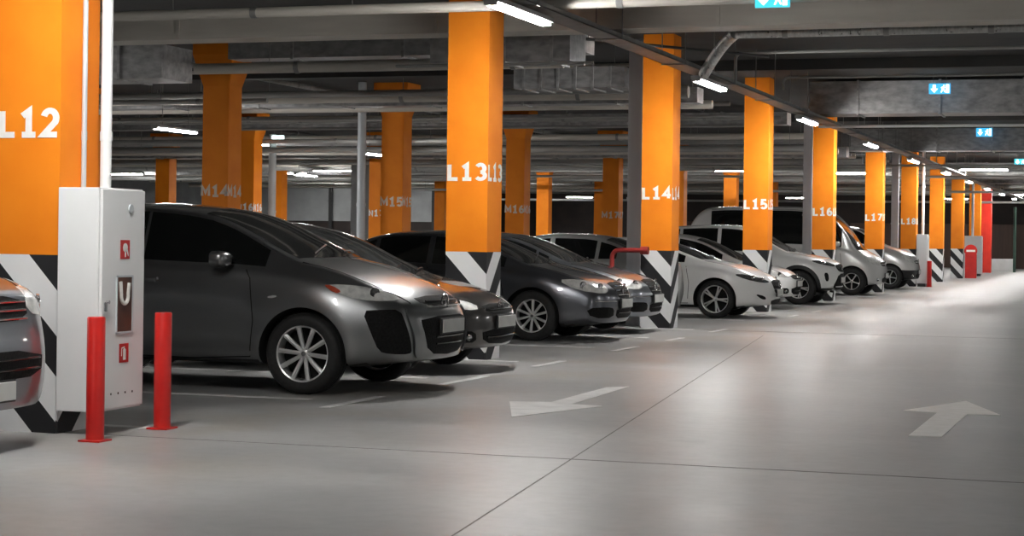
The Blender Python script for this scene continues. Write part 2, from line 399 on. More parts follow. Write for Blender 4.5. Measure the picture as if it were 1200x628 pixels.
# ------------------------------------------------------------------ ceiling services
def pipe(name, p0, p1, r, mat, label, group=None, n=12, collars=0, cat='pipe', hang=True):
    b = MB().tube(p0, p1, r, n)
    o = b.build(name, mat, smooth=True)
    tag(o, label, cat, group)
    if collars:
        a = Vector(p0); d = Vector(p1)-a; L = d.length; d.normalize()
        s = collars*.5; me = MB().tube(d*-.035, d*.035, r*1.14, n).build('collar', M['tray'], o, smooth=True, loc=a+d*s); s += collars
        while s < L: link('collar', me.data, None, o, loc=a+d*s); s += collars
    top = max(p0[2], p1[2])
    if hang and top < CZ-.2:
        a = Vector(p0); v = Vector(p1)-a; L = v.length; s = 1.2; me = None
        while s < L:
            p = a+v*(s/L)
            if me is None: me = MB().tube((0, 0, 0), (0, 0, CZ-top), .006, 6).build('hanger', M['tray'], o, loc=p).data
            else: link('hanger', me, None, o, loc=p)
            s += 8.7
    return o
def duct(x0, x1, y0, y1, z0, z1, mat, label, group=None, flange=1.2, axis='x', cat='duct', flmat=None):
    o = MB().box(x0, x1, y0, y1, z0, z1, .006).build('air_duct', mat)
    tag(o, label, cat, group)
    if flange:
        e = .022; s = x0+flange*.6; me = None
        while s < x1-.1:
            if me is None: me = MB().box(-.02, .02, y0-e, y1+e, z0-e, z1+e).build('flange', flmat or M['galv'], o, loc=(s, 0, 0)).data
            else: link('flange', me, None, o, loc=(s, 0, 0))
            s += flange
    s = x0+.4; me = None
    while s < x1:
        if me is None: me = MB().tube((0, (y0+y1)/2, z1), (0, (y0+y1)/2, CZ), .008, 6).build('hanger', M['tray'], o, loc=(s, 0, 0)).data
        else: link('hanger', me, None, o, loc=(s, 0, 0))
        s += max(2.9, flange*3)
    return o
# cable tray along the aisle with its lamps underneath
TX = -5.8
t = MB().box(TX-.14, TX+.14, -7, 105, 3.60, 3.61)
t.box(TX-.14, TX-.13, -7, 105, 3.60, 3.655); t.box(TX+.13, TX+.14, -7, 105, 3.60, 3.655)
tr = t.build('cable_tray', M['tray']); tag(tr, 'long grey steel cable tray running down the aisle edge above the strip lamps', 'cable tray')
for k in range(4): MB().tube((TX-.09+.055*k, -7, 3.627), (TX-.09+.055*k, 105, 3.627), .016, 6).build('cable', M['black'], tr)
b1 = MB().box(TX-.16, TX+.16, -.02, .02, 3.585, 3.60).build('bracket', M['tray'], tr, loc=(0, 2, 0)).data
h1 = MB().tube((TX-.155, 0, 3.59), (TX-.155, 0, CZ), .007, 6).build('hanger', M['tray'], tr, loc=(0, 2, 0)).data
for k in range(34):
    y = 2+3.1*k
    if k: link('bracket', b1, None, tr, loc=(0, y, 0)); link('hanger', h1, None, tr, loc=(0, y, 0))
    link('hanger', h1, None, tr, loc=(.31, y, 0))
# pipe in front of L13 and the warm grey duct behind it
pipe('ceiling_pipe', (-44, 18.35, 3.715), (11.5, 18.35, 3.715), .055, M['pipe_brown'], 'pale grey pipe crossing at the top of the picture just before column L13', collars=4.1)
duct(-44, 11.5, 20.7, 21.1, 3.735, 3.965, M['pipe_brown'], 'warm grey flat duct crossing the whole ceiling just behind column L13', flange=3.4, flmat=M['pipe_brown'])
o = MB().box(-44, 11.5, 20.64, 21.15, 3.713, 3.733).build('ledge_strip', M['pipe_brown'], None); o.parent = bpy.data.objects['air_duct']
pipe('ceiling_pipe', (-44, 16.9, 3.92), (11.5, 16.9, 3.92), .05, M['pipe'], 'grey pipe crossing high above the nearer edge of column L13', collars=5)
# silver duct and its flexible bend
pipe('round_duct', (-4.9, 23.3, 3.93), (11.5, 23.3, 3.93), .065, M['foil'], 'round silver duct right of column L14, with a flexible bend drooping at its left end', collars=1.25, cat='duct', n=18)
pts = []
for k in range(15):
    u = k/14; pts.append((-4.9-.68*u, 23.3+1.2*u, 3.93-.40*(u**1.5)))
MB().path(pts, .075, 14).build('flexible_bend', M['foil'], bpy.data.objects['round_duct'], smooth=True)
def elbow(p, z_low, xr, r, mat, label):
    x, y, z = p; pts = [(x, y, z_low), (x, y, z-.09)] + [(x+.09*(1-math.cos(a)), y, z-.09+.09*math.sin(a)) for a in (PI/8, PI/4, 3*PI/8, PI/2)] + [(xr, y, z)]
    o = MB().path(pts, r, 10).build('ceiling_pipe', mat, smooth=True); return tag(o, label, 'pipe')
elbow((-5.68, 27.0, 4.06), 3.62, 11.5, .024, M['pipe'], 'thin grey pipe with a right angle drop, right of column L14')
elbow((-6.08, 33.0, 4.22), 4.0, 11.5, .022, M['pipe'], 'thin grey pipe with a short drop just above the big galvanised duct')
pipe('ceiling_pipe', (-7.5, 22.6, 3.42+.5), (-5.2, 27.0, 4.0), .02, M['pipe_dark'], 'thin dark conduit slanting above column L14')
# big galvanised ducts across the aisle
duct(-6.0, 11.5, 35.3, 36.2, 3.73, 4.34, M['galv'], 'big galvanised air duct crossing the aisle beyond column L15', flange=1.5)
duct(-7.4, 11.5, 50, 50.8, 3.76, 4.34, M['galv'], 'big galvanised air duct crossing the aisle beyond column L16', flange=1.4)
duct(-40, 11.5, 70, 70.8, 3.75, 4.3, M['galv'], 'galvanised air duct crossing the far end of the aisle', flange=1.6)
pipe('ceiling_pipe', (-6.1, 37.0, 3.6), (11.5, 37.0, 3.6), .028, M['white'], 'bright white pipe under the first big galvanised duct')
pipe('ceiling_pipe', (-20, 56.0, 3.62), (11.5, 56.0, 3.62), .03, M['pipe'], 'grey pipe crossing under the second big galvanised duct')
pipe('ceiling_pipe', (-30, 62.0, 3.5), (11.5, 62.0, 3.5), .04, M['pipe'], 'grey pipe crossing behind the long far aisle lamp')
pipe('ceiling_pipe', (-30, 74.0, 3.35), (11.5, 74.0, 3.35), .045, M['pipe'], 'low grey pipe crossing the far aisle')
pipe('ceiling_pipe', (-30, 85.0, 3.2), (11.5, 85.0, 3.2), .05, M['pipe'], 'lowest grey pipe crossing the aisle near its far end')
# duct run right of L13
duct(-8.6, -6.75, 22.2, 22.9, 3.52, 3.98, M['galv'], 'short dark galvanised duct with brackets right of column L13', flange=.62)
pipe('ceiling_pipe', (-9.0, 22.05, 3.47), (-6.4, 22.05, 3.47), .02, M['pipe'], 'thin pale rail under the short galvanised duct right of L13')
duct(-9.4, -7.6, 27.9, 28.6, 3.66, 3.98, M['galv'], 'ribbed silver duct end left of column L14', flange=.28)
# left duct with seams and reducer
duct(-40, -13.1, 23.4, 24.3, 3.50, 3.98, M['galv'], 'seamed galvanised duct high on the left beside the white pipe', flange=.95)
# the many service pipes across the parking bays
G1 = 'service pipes crossing under the dark ceiling of the bays'
Yp = 21.9; i = 0
while Yp < 100:
    r = rnd.choice((.03, .045, .06, .08, .11)); z = rnd.uniform(3.5, 4.1)
    while any(abs(Yp-b_) < .32 for b_ in (20.9, 22.5, 23.8, 28.2, 28.0, 30.9, 34.85, 35.3, 42.85, 46.65, 27.5, 19.2, 51.3, 55.0, 59.3, 56, 62, 74, 85, 64, 64.7, 63.8, 70.4, 50.4, 37.0, 67, 67.6, 68.8, 58.2, 82.3, 104, 103.8)): Yp += .3
    x1 = -7.62 if Yp < 62 else rnd.choice((-7.62, 11.5)); z = max(z, 3.86) if x1 > 0 else z
    x0 = rnd.choice((-44, -44, -30)); x1 = rnd.choice((x1, x1, -14.6)) if i % 4 == 3 else x1
    if Yp < 27.4: x0, x1 = ((-13.3, -7.62), (-13.3, -7.62), (-44, -15.2))[i % 3]
    m = M['pipe'] if i % 3 else M['pipe_brown']
    if i % 7 == 4:
        duct(x0, x1, Yp, Yp+.5, z, z+.28, M['galv'], 'flat grey duct among the pipes under the ceiling of the parking bays', 'flat ducts crossing the bays', flange=1.8)
    else:
        pipe('ceiling_pipe', (x0, Yp, z), (x1, Yp, z), r, m, 'grey service pipe among the many crossing under the dark ceiling of the bays', G1, n=10, collars=3.3 if i % 2 else 0)
    Yp += rnd.uniform(.5, 1.1)*(1+Yp/110); i += 1
G2 = 'cable trays and pipes running deep between the columns'
for j, (x, z, r) in enumerate([(-9.6, 4.32, .05), (-16.0, 4.31, .05), (-23.5, 4.32, .05)]):
    pipe('ceiling_pipe', (x, 24, z), (x, 104, z), r, M['pipe'] if j % 2 else M['pipe_dark'], 'grey pipe running away from the camera under the ceiling between column rows', G2, n=10, collars=4)
# slab beams
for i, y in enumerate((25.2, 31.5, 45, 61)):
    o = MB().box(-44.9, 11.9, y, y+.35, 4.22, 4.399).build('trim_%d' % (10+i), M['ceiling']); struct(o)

# exit signs
def exit_sign(x, y, z, w, h, mat, label, rod=True):
    e = empty('exit_sign', (x, y, z), 0, label, 'sign', 'lit green and blue exit signs under the ceiling')
    MB().box(-w/2, w/2, -.02, .02, -h/2, h/2, .005).build('panel', mat, e)
    # white arrow at left, running figure and door at right
    s = h*.4
    b = MB(); b.poly([(-w*.32, s*.9), (-w*.18, s*.9), (-w*.18, 0), (-w*.08, 0), (-w*.25, -s*.95), (-w*.42, 0), (-w*.32, 0)], .004)
    b.build('arrow_mark', M['signwhite'], e, loc=(0, -.021, 0), rot=(PI/2, 0, 0))
    b = MB()
    b.poly([(w*.30, -s), (w*.44, -s), (w*.44, s), (w*.30, s)], .003)
    b.poly([(w*.05, -s*.9), (w*.10, -s*.9), (w*.17, -s*.2), (w*.24, -s*.9), (w*.28, -s*.8), (w*.20, .1*s), (w*.26, .25*s), (w*.24, .45*s), (w*.14, .5*s), (w*.06, .25*s), (w*.08, .1*s), (w*.13, .2*s)], .003)
    b.tube((w*.2, .72*s, 0), (w*.2, .72*s, .003), .2*s, 12)
    b.build('running_figure', M['signwhite'], e, loc=(0, -.021, 0), rot=(PI/2, 0, 0))
    if rod:
        [MB().tube((q*w*.3, 0, h/2), (q*w*.3, 0, CZ-z), .005, 6).build('hanging_rod', M['tray'], e) for q in (-1, 1)]
exit_sign(-3.47, 18.2, 3.68, .34, .16, M['signtube'], 'teal exit sign with a white down arrow at the top edge, nearest of the signs')
exit_sign(-3.53, 34.6, 4.12, .38, .19, M['signblue'], 'blue exit sign on the first big galvanised duct')
exit_sign(-3.9, 49.3, 4.19, .40, .22, M['signblue'], 'blue exit sign on the second big galvanised duct')
exit_sign(-4.0, 66, 4.16, .42, .2, M['signtube'], 'teal exit sign small at the right edge, farthest over the aisle')
exit_sign(-21.7, 45, 3.86, .34, .2, M['signwhite'], 'pale exit sign on the grey pole between M14 and M15')

# vertical shafts and pipes
def vpost(x, y, w, z0, z1, mat, label, round_=False, cat='pipe', name='riser_pipe'):
    b = MB()
    if round_: b.tube((0, 0, z0), (0, 0, z1), w/2, 16)
    else: b.box(-w/2, w/2, -w/2, w/2, z0, z1, .01)
    o = b.build(name, mat, smooth=round_, loc=(x, y, 0)); tag(o, label, cat)
    for z in (.9, 1.95, 3.1):
        if z0 < z < z1:
            c = MB(); (c.tube((0,0,z-.03), (0,0,z+.03), w/2*1.12, 16) if round_ else c.box(-w/2-.008, w/2+.008, -w/2-.008, w/2+.008, z-.02, z+.02))
            c.build('clamp', mat, o)
    return o
vpost(-7.42, 28.0, .22, 0, CZ, M['shaft'], 'square grey shaft standing just left of column L14', cat='shaft', name='service_shaft')
vpost(-7.38, 43.35, .20, 0, CZ, M['shaft'], 'square grey shaft standing just left of column L16', cat='shaft', name='service_shaft')
vpost(-7.42, 59.75, .22, 0, CZ, M['shaft'], 'square grey shaft standing just left of column L18', cat='shaft', name='service_shaft')
vpost(-14.84, 34.6, .17, 0, CZ, M['shaft'], 'round grey pipe standing left of column M15', True)
vpost(-21.95, 45.2, .20, 0, 4.0, M['white_rough'], 'pale grey round pole standing between M14 and M15 below the exit sign', True)
vpost(-23.3, 55, .9, 0, 4.2, M['wall_grey'], 'wide pale grey pillar seen left of column M14', cat='pillar', name='grey_pillar')
vpost(-6.5, 59.25, .09, 1.62, CZ, M['white'], 'thin white pipe above the far white cabinet', True)
vpost(-6.0, 95, .14, 0, 3.2, M['greenpole'], 'dark green pole at the far end of the aisle', True)
vpost(-6.9, 81.8, .1, 1.7, CZ, M['white'], 'thin white pipe above the farthest white cabinet', True)
# L12 pipes on the aisle face of the column
vpost(-6.555, 10.98, .075, 1.6, CZ, M['white'], 'white pipe running up column L12 above the fire cabinet', True)
vpost(-6.655, 10.87, .035, 1.6, CZ, M['shaft'], 'thin grey conduit on the side face of column L12', True)
# red bent pipe by L14
pts = [(-7.55, 27.14, 0), (-7.55, 27.14, 1.05)] + [(-7.55+.11*(1-math.cos(a)), 27.14, 1.05+.11*math.sin(a)) for a in (PI/8, PI/4, 3*PI/8, PI/2)] + [(-7.0, 27.14, 1.16)]
b = MB().path(pts, .035, 12); b.tube((-7.12, 27.18, 1.16), (-7.0, 27.18, 1.16), .06, 12)
o = b.build('bent_pipe', M['red_shaded'], smooth=True); tag(o, 'red bent fire pipe at the foot of the grey shaft beside column L14', 'pipe')

# ------------------------------------------------------------------ fire cabinet by L12 and bollards
cab = empty('fire_cabinet', (-6.672, 10.595, 0), 0, 'tall white fire hose cabinet with a glazed door, mounted on column L12', 'cabinet')
MB().box(0, .30, 0, .56, .15, 1.60, .006).build('body', M['white'], cab)
door = MB().box(.302, .322, .012, .548, .165, 1.59, .004).build('door', M['white'], cab)
MB().box(.3225, .325, .20, .39, .66, 1.02, .003).build('glass_pane', M['brown_metal'], door)
b = MB().box(.322, .328, .19, .202, .65, 1.03).box(.322, .328, .388, .40, .65, 1.03).box(.322, .328, .19, .40, .65, .662).box(.322, .328, .19, .40, 1.018, 1.03); b.build('pane_frame', M['shaft'], door)
pts = [(.330, .23, .99)] + [(.330, .285+.045*math.cos(a), .90+.055*math.sin(a)) for a in [PI*.95+PI*k/8 for k in range(0, 10)]] + [(.330, .34, .98)]
MB().path(pts, .013, 8).build('hose', M['hose'], door, smooth=True)
def sign_plate(yc, zc, kind):
    s = MB().box(.322, .3245, yc-.058, yc+.058, zc-.062, zc+.062).build('red_sign', M['red'], door)
    b = MB(); T = .0012
    if kind:   # extinguisher pictogram
        b.poly([(-.012,-.045), (.022,-.045), (.022,.02), (.012,.032), (-.004,.032), (-.012,.02)], T); b.poly([(-.034,.028), (.008,.036), (.008,.044), (-.034,.036)], T)
        b.poly([(-.036,-.02), (-.028,-.02), (-.026,.03), (-.034,.03)], T)
    else:      # hose reel pictogram with nozzle
        b.tube((0, .012, 0), (0, .012, T), .03, 20); b.poly([(-.004,-.05), (.006,-.05), (.012,0), (-.008,0)], T); b.poly([(.02,-.01), (.036,-.045), (.042,-.042), (.03,0)], T)
    b.build('pictogram', M['text'], s, loc=(.3247, yc, zc), rot=(PI/2, 0, PI/2))
sign_plate(.295, 1.20, 0); sign_plate(.295, .50+.02, 1)
b = MB().tube((.322, .36, 1.47), (.330, .36, 1.47), .028, 16); b.build('round_badge', M['shaft'], door)
b = MB()
for k in range(4): b.tube((.322, .14+k*.09, .26), (.3235, .14+k*.09, .26), .008, 10)
b.build('vent_holes', M['black'], door)
b = MB().box(.322, .34, .03, .055, .80, .86, .003); b.tube((.322, .07, .86), (.345, .07, .86), .012, 10); b.build('handle', M['chrome'], door)
def bollard(x, y, h, r, label, group=None):
    b = MB().lathe([(0, h), (r*.92, h), (r, h-.008), (r, .01), (0, .01)], 24, axis='Z')
    o = b.build('red_bollard', M['red'], smooth=True, loc=(x, y, 0)); tag(o, label, 'bollard', group)
    MB().box(-r*1.35, r*1.35, -r*1.35, r*1.35, 0, .012, .003).build('base_plate', M['red'], o)
bollard(-6.22, 10.33, .78, .057, 'red steel bollard in front of the white cabinet at its nearer corner', 'red bollards guarding the white cabinet')
bollard(-6.22, 11.18, .78, .057, 'red steel bollard right of the white cabinet, beside the grey crossover', 'red bollards guarding the white cabinet')

def simple_cabinet(x, y, w, d, h, label):
    e = empty('fire_cabinet', (x, y, 0), 0, label, 'cabinet')
    MB().box(0, w, 0, d, .1, h, .008).build('body', M['white'], e); MB().box(.04, w-.04, .04, d-.04, 0, .1).build('plinth', M['black'], e)
    MB().box(w+.001, w+.015, .02, d-.02, .15, h-.05, .004).build('door', M['white'], e)
simple_cabinet(-6.66, 59.0, .32, .5, 1.62, 'white fire cabinet on the far column L18 beside a small red bollard')
bollard(-6.25, 58.9, .8, .07, 'small distant red bollard beside the white cabinet at L18')
simple_cabinet(-7.2, 81.5, .7, .5, 1.7, 'farthest white cabinet beside the striped column near the red column')
# red fire point with round sign in front of the farthest cabinet
e = empty('fire_point', (-6.45, 75.9, 0), 0, 'red standing fire point box with a round white sign near the far columns', 'fire point')
MB().box(-.22, .22, -.12, .12, 0, .95, .01).build('body', M['red'], e)
MB().tube((0, -.125, 1.08), (0, -.10, 1.08), .25, 24).build('round_sign', M['red'], e); MB().box(-.17, .17, -.13, -.125, 1.04, 1.12).build('bar_mark', M['text'], e)
o = MB().box(-7.4, -6.3, 99, 99.6, 0, .62, .02).build('concrete_block', M['white_rough']); tag(o, 'low pale concrete block at the foot of the far red column', 'block')

# background walls seen between the columns
o = MB().box(-44.5, -31.5, 86, 86.2, 2.1, CZ).build('wall_panel_left', M['wall_grey']); struct(o)
o = MB().box(-44.5, -31.5, 86.01, 86.21, 0, 2.1).build('wall_base_left', M['wall_dark']); struct(o)
for i, x in enumerate((-41, -38.4, -35.8, -32.9)):
    vpost(x, 85.7, .16, 0, CZ, M['black'], 'thin dark post before the pale back wall, %s from the left' % ['first', 'second', 'third', 'fourth'][i], cat='post', name='wall_post')
for i in range(9):
    x = -27+i*3.6
    o = MB().box(x, x+3.1, 109.8, 109.98, 0, 2.5, .02).build('rolling_gate', M['wall_brown']); tag(o, 'dark brown gate in the far back wall', 'gate', 'brown gates along the far back wall')

# ------------------------------------------------------------------ cars
def pchip(tbl):
    xs = [p[0] for p in tbl]; ys = [p[1] for p in tbl]; n = len(xs)
    h = [xs[i+1]-xs[i] for i in range(n-1)]; dl = [(ys[i+1]-ys[i])/h[i] for i in range(n-1)]
    m = [0]*n; m[0] = dl[0]; m[-1] = dl[-1]
    for i in range(1, n-1):
        if dl[i-1]*dl[i] <= 0: m[i] = 0
        else:
            w1 = 2*h[i]+h[i-1]; w2 = h[i]+2*h[i-1]; m[i] = (w1+w2)/(w1/dl[i-1]+w2/dl[i])
    def f(x):
        if x <= xs[0]: return ys[0]
        if x >= xs[-1]: return ys[-1]
        i = max(j for j in range(n-1) if xs[j] <= x)
        t = (x-xs[i])/h[i]
        return ((1+2*t)*(1-t)**2*ys[i] + t*(1-t)**2*h[i]*m[i] + t*t*(3-2*t)*ys[i+1] + t*t*(t-1)*h[i]*m[i+1])
    return f
def sstep(a, b, x):
    t = max(0, min(1, (x-a)/(b-a))); return t*t*(3-2*t)

class Car:
    def __init__(s, P):
        s.P = P; s.L = P['L']; s.hw = P['hw']; s.fo = P['fo']; s.wb = P['wb']; s.r = P['r']
        s.top = pchip(P['top']); s.belt = pchip(P['belt']); s.nose = pchip(P['nose']); s.tail = pchip(P['tail'])
        s.wid = pchip(P.get('wid', [(0, .90), (.35, .955), (.9, 1), (s.L-1, 1), (s.L-.3, .96), (s.L, .92)]))
        s.zb = P.get('zb', .2); s.rw = P['rw']
        s.ca, s.cb, s.cp = P.get('curve', (.10, .26, 5))
        s.FL = 1.25
    def section(s, x):
        P = s.P; hw = s.hw*s.wid(x); zt = s.top(x); zs = min(s.belt(x), zt-.015); zb = s.zb + .05*sstep(.5, 0, x) + .06*sstep(s.L-.5, s.L, x)
        k = sstep(.08, .42, zt-zs)
        wr = (1-k)*hw*.84 + k*s.rw*(1-.10*sstep(s.L-1.2, s.L, x))
        zr = zt - ((1-k)*(zt-zs)*.45 + k*.07)
        pts = [(hw*.80, zb), (hw*.92, zb+.015), (hw*.975, zb+.07), (hw*.992, zb+.20), (hw, zb+.55*(zs-zb)), (hw*.995, zs-.17), (hw*.978, zs-.08), (hw*.955, zs-.025), (hw*.925, zs+.004)]
        a = pts[-1]
        for q in (.06, .25, .5, .75, .93): pts.append((a[0]+(wr-a[0])*q, a[1]+(zr-a[1])*q))
        pts.append((wr*.985, zr+.012+(zt-zr)*.12))
        return pts, wr*.96, zr+(zt-zr)*.25+.005, zt
    def pos(s, x, y, z):
        """station x (from the nose), apply nose/tail shaping; returns local coordinates (forward = +X, front axle at 0)"""
        t = abs(y)/s.hw
        c = s.ca*t*t + s.cb*t**s.cp
        dx = 0
        if x < s.FL: dx = (s.nose(z)+c)*(1-x/s.FL)**2
        xl = s.L-x
        if xl < s.FL: dx -= (s.tail(z)+c*.8)*(1-xl/s.FL)**2
        yy = y
        # flared arches
        fl = s.P.get('flare', .02)
        if fl and z < s.belt(x)-.02 and t > .6:
            for cx in (s.fo, s.fo+s.wb):
                d = math.hypot(x+dx-cx, z-s.r)
                ra = s.r+.05
                g = math.exp(-((d-ra-.04)/.13)**2)
                yy += math.copysign(fl*g*sstep(.6, .95, t), y)
        return Vector((s.fo-(x+dx), yy, z))
    def body_mesh(s):
        bm = bmesh.new(); n = 58; MC = 14
        xs = [s.L*i/n for i in range(n+1)]
        R = len(s.section(1)[0])
        rings = []
        def topz(wr, zr, zt, t): return zr + (zt-zr)*(1-t*t)
        for x in xs:
            pts, wr, zr, zt = s.section(x); ring = []
            for (y, z) in pts: ring.append(bm.verts.new(s.pos(x, y, z)))                  # right side up (+y)
            for j in range(1, MC): t = 1-2*j/MC; ring.append(bm.verts.new(s.pos(x, wr*t, topz(wr, zr, zt, t))))
            for (y, z) in pts[::-1]: ring.append(bm.verts.new(s.pos(x, -y, z)))
            yb = pts[0][0]; zb = pts[0][1]
            for j in range(1, MC): t = -1+2*j/MC; ring.append(bm.verts.new(s.pos(x, yb*t, zb)))
            rings.append(ring)
        N = len(rings[0])
        for a, b in zip(rings, rings[1:]):
            for k in range(N): bm.faces.new((a[k], b[k], b[(k+1) % N], a[(k+1) % N]))
        for end, x in ((0, 0), (-1, s.L)):
            ring = rings[end]; pts, wr, zr, zt = s.section(x)
            grid = []
            for i in range(R):
                row = []
                for j in range(MC+1):
                    t = 1-2*j/MC
                    if j == 0: row.append(ring[i]); continue
                    if j == MC: row.append(ring[R+MC-1+(R-1-i)]); continue
                    if i == R-1: row.append(ring[R-1+j]); continue
                    if i == 0: row.append(ring[(2*R+MC-1)+(MC-1-j)]); continue
                    y, z = pts[i]; cr = (topz(wr, zr, zt, t)-pts[-1][1])*(i/(R-1))**3
                    row.append(bm.verts.new(s.pos(x, y*t, z+cr)))
                grid.append(row)
            for i in range(R-1):
                for j in range(MC):
                    try: bm.faces.new((grid[i][j], grid[i][j+1], grid[i+1][j+1], grid[i+1][j]))
                    except ValueError: pass
        bmesh.ops.recalc_face_normals(bm, faces=bm.faces[:])
        me = bpy.data.meshes.new('body'); bm.to_mesh(me); bm.free()
        # smooth, then cut the wheel wells
        o = bpy.data.objects.new('tmp', me); COL.objects.link(o)
        sub = o.modifiers.new('s', 'SUBSURF'); sub.levels = 1; sub.render_levels = 1
        dg = bpy.context.evaluated_depsgraph_get(); dg.update()
        me2 = bpy.data.meshes.new_from_object(o.evaluated_get(dg)); bpy.data.objects.remove(o)
        me2.materials.clear(); me2.materials.append(s.P['paint']); me2.materials.append(M['under']); me2.materials.append(M['black'])
        b2 = bmesh.new(); b2.from_mesh(me2); s.bvh = BVHTree.FromBMesh(b2); b2.free()
        cb = bmesh.new()
        ra = s.r+s.P.get('gap', .045)
        for cx in (0, -s.wb):
            for sy in (-1, 1):
                q = Matrix.Rotation(PI/2, 4, 'X')
                bmesh.ops.create_cone(cb, cap_ends=True, segments=56, radius1=ra, radius2=ra, depth=.52, matrix=Matrix.Translation((cx, sy*(s.hw-.06), s.r)) @ q)
                # open the lower part of the arch down to the sill
                rr = bmesh.ops.create_cube(cb, size=1)
                for v in rr['verts']: v.co = Vector((cx+v.co.x*2*ra*.985, sy*(s.hw-.06)+v.co.y*.519, s.r-.25+v.co.z*.5))
        cm = bpy.data.meshes.new('cut'); 
        cb.to_mesh(cm); cb.free(); cm.materials.append(M['under'])
        oo = bpy.data.objects.new('tmp', me2); COL.objects.link(oo); co = bpy.data.objects.new('tmpc', cm); COL.objects.link(co)
        bo = oo.modifiers.new('b', 'BOOLEAN'); bo.object = co; bo.operation = 'DIFFERENCE'; bo.solver = 'EXACT'; bo.use_self = True
        bo.material_mode = 'TRANSFER'
        dg = bpy.context.evaluated_depsgraph_get(); dg.update()
        me3 = bpy.data.meshes.new_from_object(oo.evaluated_get(dg)); bpy.data.objects.remove(oo); bpy.data.objects.remove(co)
        me3.name = 'body'
        clad = s.P.get('clad')
        under = [i for i, m in enumerate(me3.materials) if m == M['under']]; blk = [i for i, m in enumerate(me3.materials) if m == M['black']]
        for p in me3.polygons:
            c = p.center
            if p.material_index in under: continue
            if clad:
                d = min(math.hypot(c.x, c.z-s.r), math.hypot(c.x+s.wb, c.z-s.r))
                if c.z < clad-.05: p.material_index = blk[0]
            elif c.z < s.zb+.035: p.material_index = blk[0]
        return me3
    # conforming patch: 3-D guide points projected along dir onto the body
    def patch(s, pts, d, name, mat, parent, off=.004, thick=.012, cuts=3, smooth_pts=0):
        d = Vector(d).normalized(); up = Vector((0, 0, 1))
        if abs(d.z) > .9: up = Vector((1, 0, 0))
        U = d.cross(up).normalized(); V = U.cross(d).normalized()
        p2 = [(Vector(p).dot(U), Vector(p).dot(V)) for p in pts]
        for _ in range(smooth_pts):
            q = []
            for i in range(len(p2)):
                a = p2[i]; b = p2[(i+1) % len(p2)]
                q.append((a[0]*.75+b[0]*.25, a[1]*.75+b[1]*.25)); q.append((a[0]*.25+b[0]*.75, a[1]*.25+b[1]*.75))
            p2 = q
        bm = bmesh.new()
        f = bm.faces.new([bm.verts.new((u, v, 0)) for u, v in p2])
        bmesh.ops.triangulate(bm, faces=[f])
        for _ in range(cuts):
            es = [e for e in bm.edges if e.calc_length() > .035]
            if not es: break
            bmesh.ops.subdivide_edges(bm, edges=es, cuts=1, use_grid_fill=True)
            bmesh.ops.triangulate(bm, faces=bm.faces[:])
        ctr = sum((Vector(p) for p in pts), Vector())/len(pts); base = ctr.dot(d)-3
        bad = []; nrm = {}
        for v in bm.verts:
            o = U*v.co.x + V*v.co.y + d*base
            hit, no, idx, dist = s.bvh.ray_cast(o, d)
            if hit is None:
                hit, no, idx, dist = s.bvh.find_nearest(o+d*3)
            if no.dot(d) > 0: no = -no
            v.co = hit+no*off; nrm[v] = no
        # rim
        be = [e for e in bm.edges if e.is_boundary]
        ex = bmesh.ops.extrude_edge_only(bm, edges=be)
        for g in ex['geom']:
            if isinstance(g, bmesh.types.BMVert): g.co = g.co + d*thick
        bmesh.ops.recalc_face_normals(bm, faces=bm.faces[:])
        me = bpy.data.meshes.new(name); bm.to_mesh(me); bm.free()
        # face outward
        flip = sum(p.area*p.normal.dot(d) for p in me.polygons)
        if flip > 0: me.flip_normals()
        return link(name, me, mat, parent, smooth=True)
    def lx(s, x): return s.fo-x
    def seam(s, xz, side, name, parent, w=.010, mat=None, off=.0015):
        pts = [Vector((s.lx(x), 0, z)) for x, z in xz]
        a = []; b = []
        for i, p in enumerate(pts):
            dd = (pts[min(i+1, len(pts)-1)]-pts[max(i-1, 0)]).normalized(); n = Vector((-dd.z, 0, dd.x))*w/2
            a.append(p+n); b.append(p-n)
        bm = bmesh.new(); d = Vector((0, -side, 0)); rows = []
        for i in range(len(a)-1):
            for t in (0, .25, .5, .75):
                rows.append((a[i].lerp(a[i+1], t), b[i].lerp(b[i+1], t)))
        rows.append((a[-1], b[-1])); prev = None
        for p, q in rows:
            cur = []
            for v in (p, q):
                hit, no, _, _ = s.bvh.ray_cast(Vector((v.x, side*2.5, v.z)), d)
                if hit is None: hit = Vector((v.x, side*s.hw, v.z)); no = Vector((0, side, 0))
                cur.append(bm.verts.new(hit+Vector((0, side, 0))*off + no*off*.5))
            if prev: bm.faces.new((prev[0], prev[1], cur[1], cur[0]))
            prev = cur
        me = bpy.data.meshes.new(name); bm.to_mesh(me); bm.free()
        return link(name, me, mat or M['under'], parent)

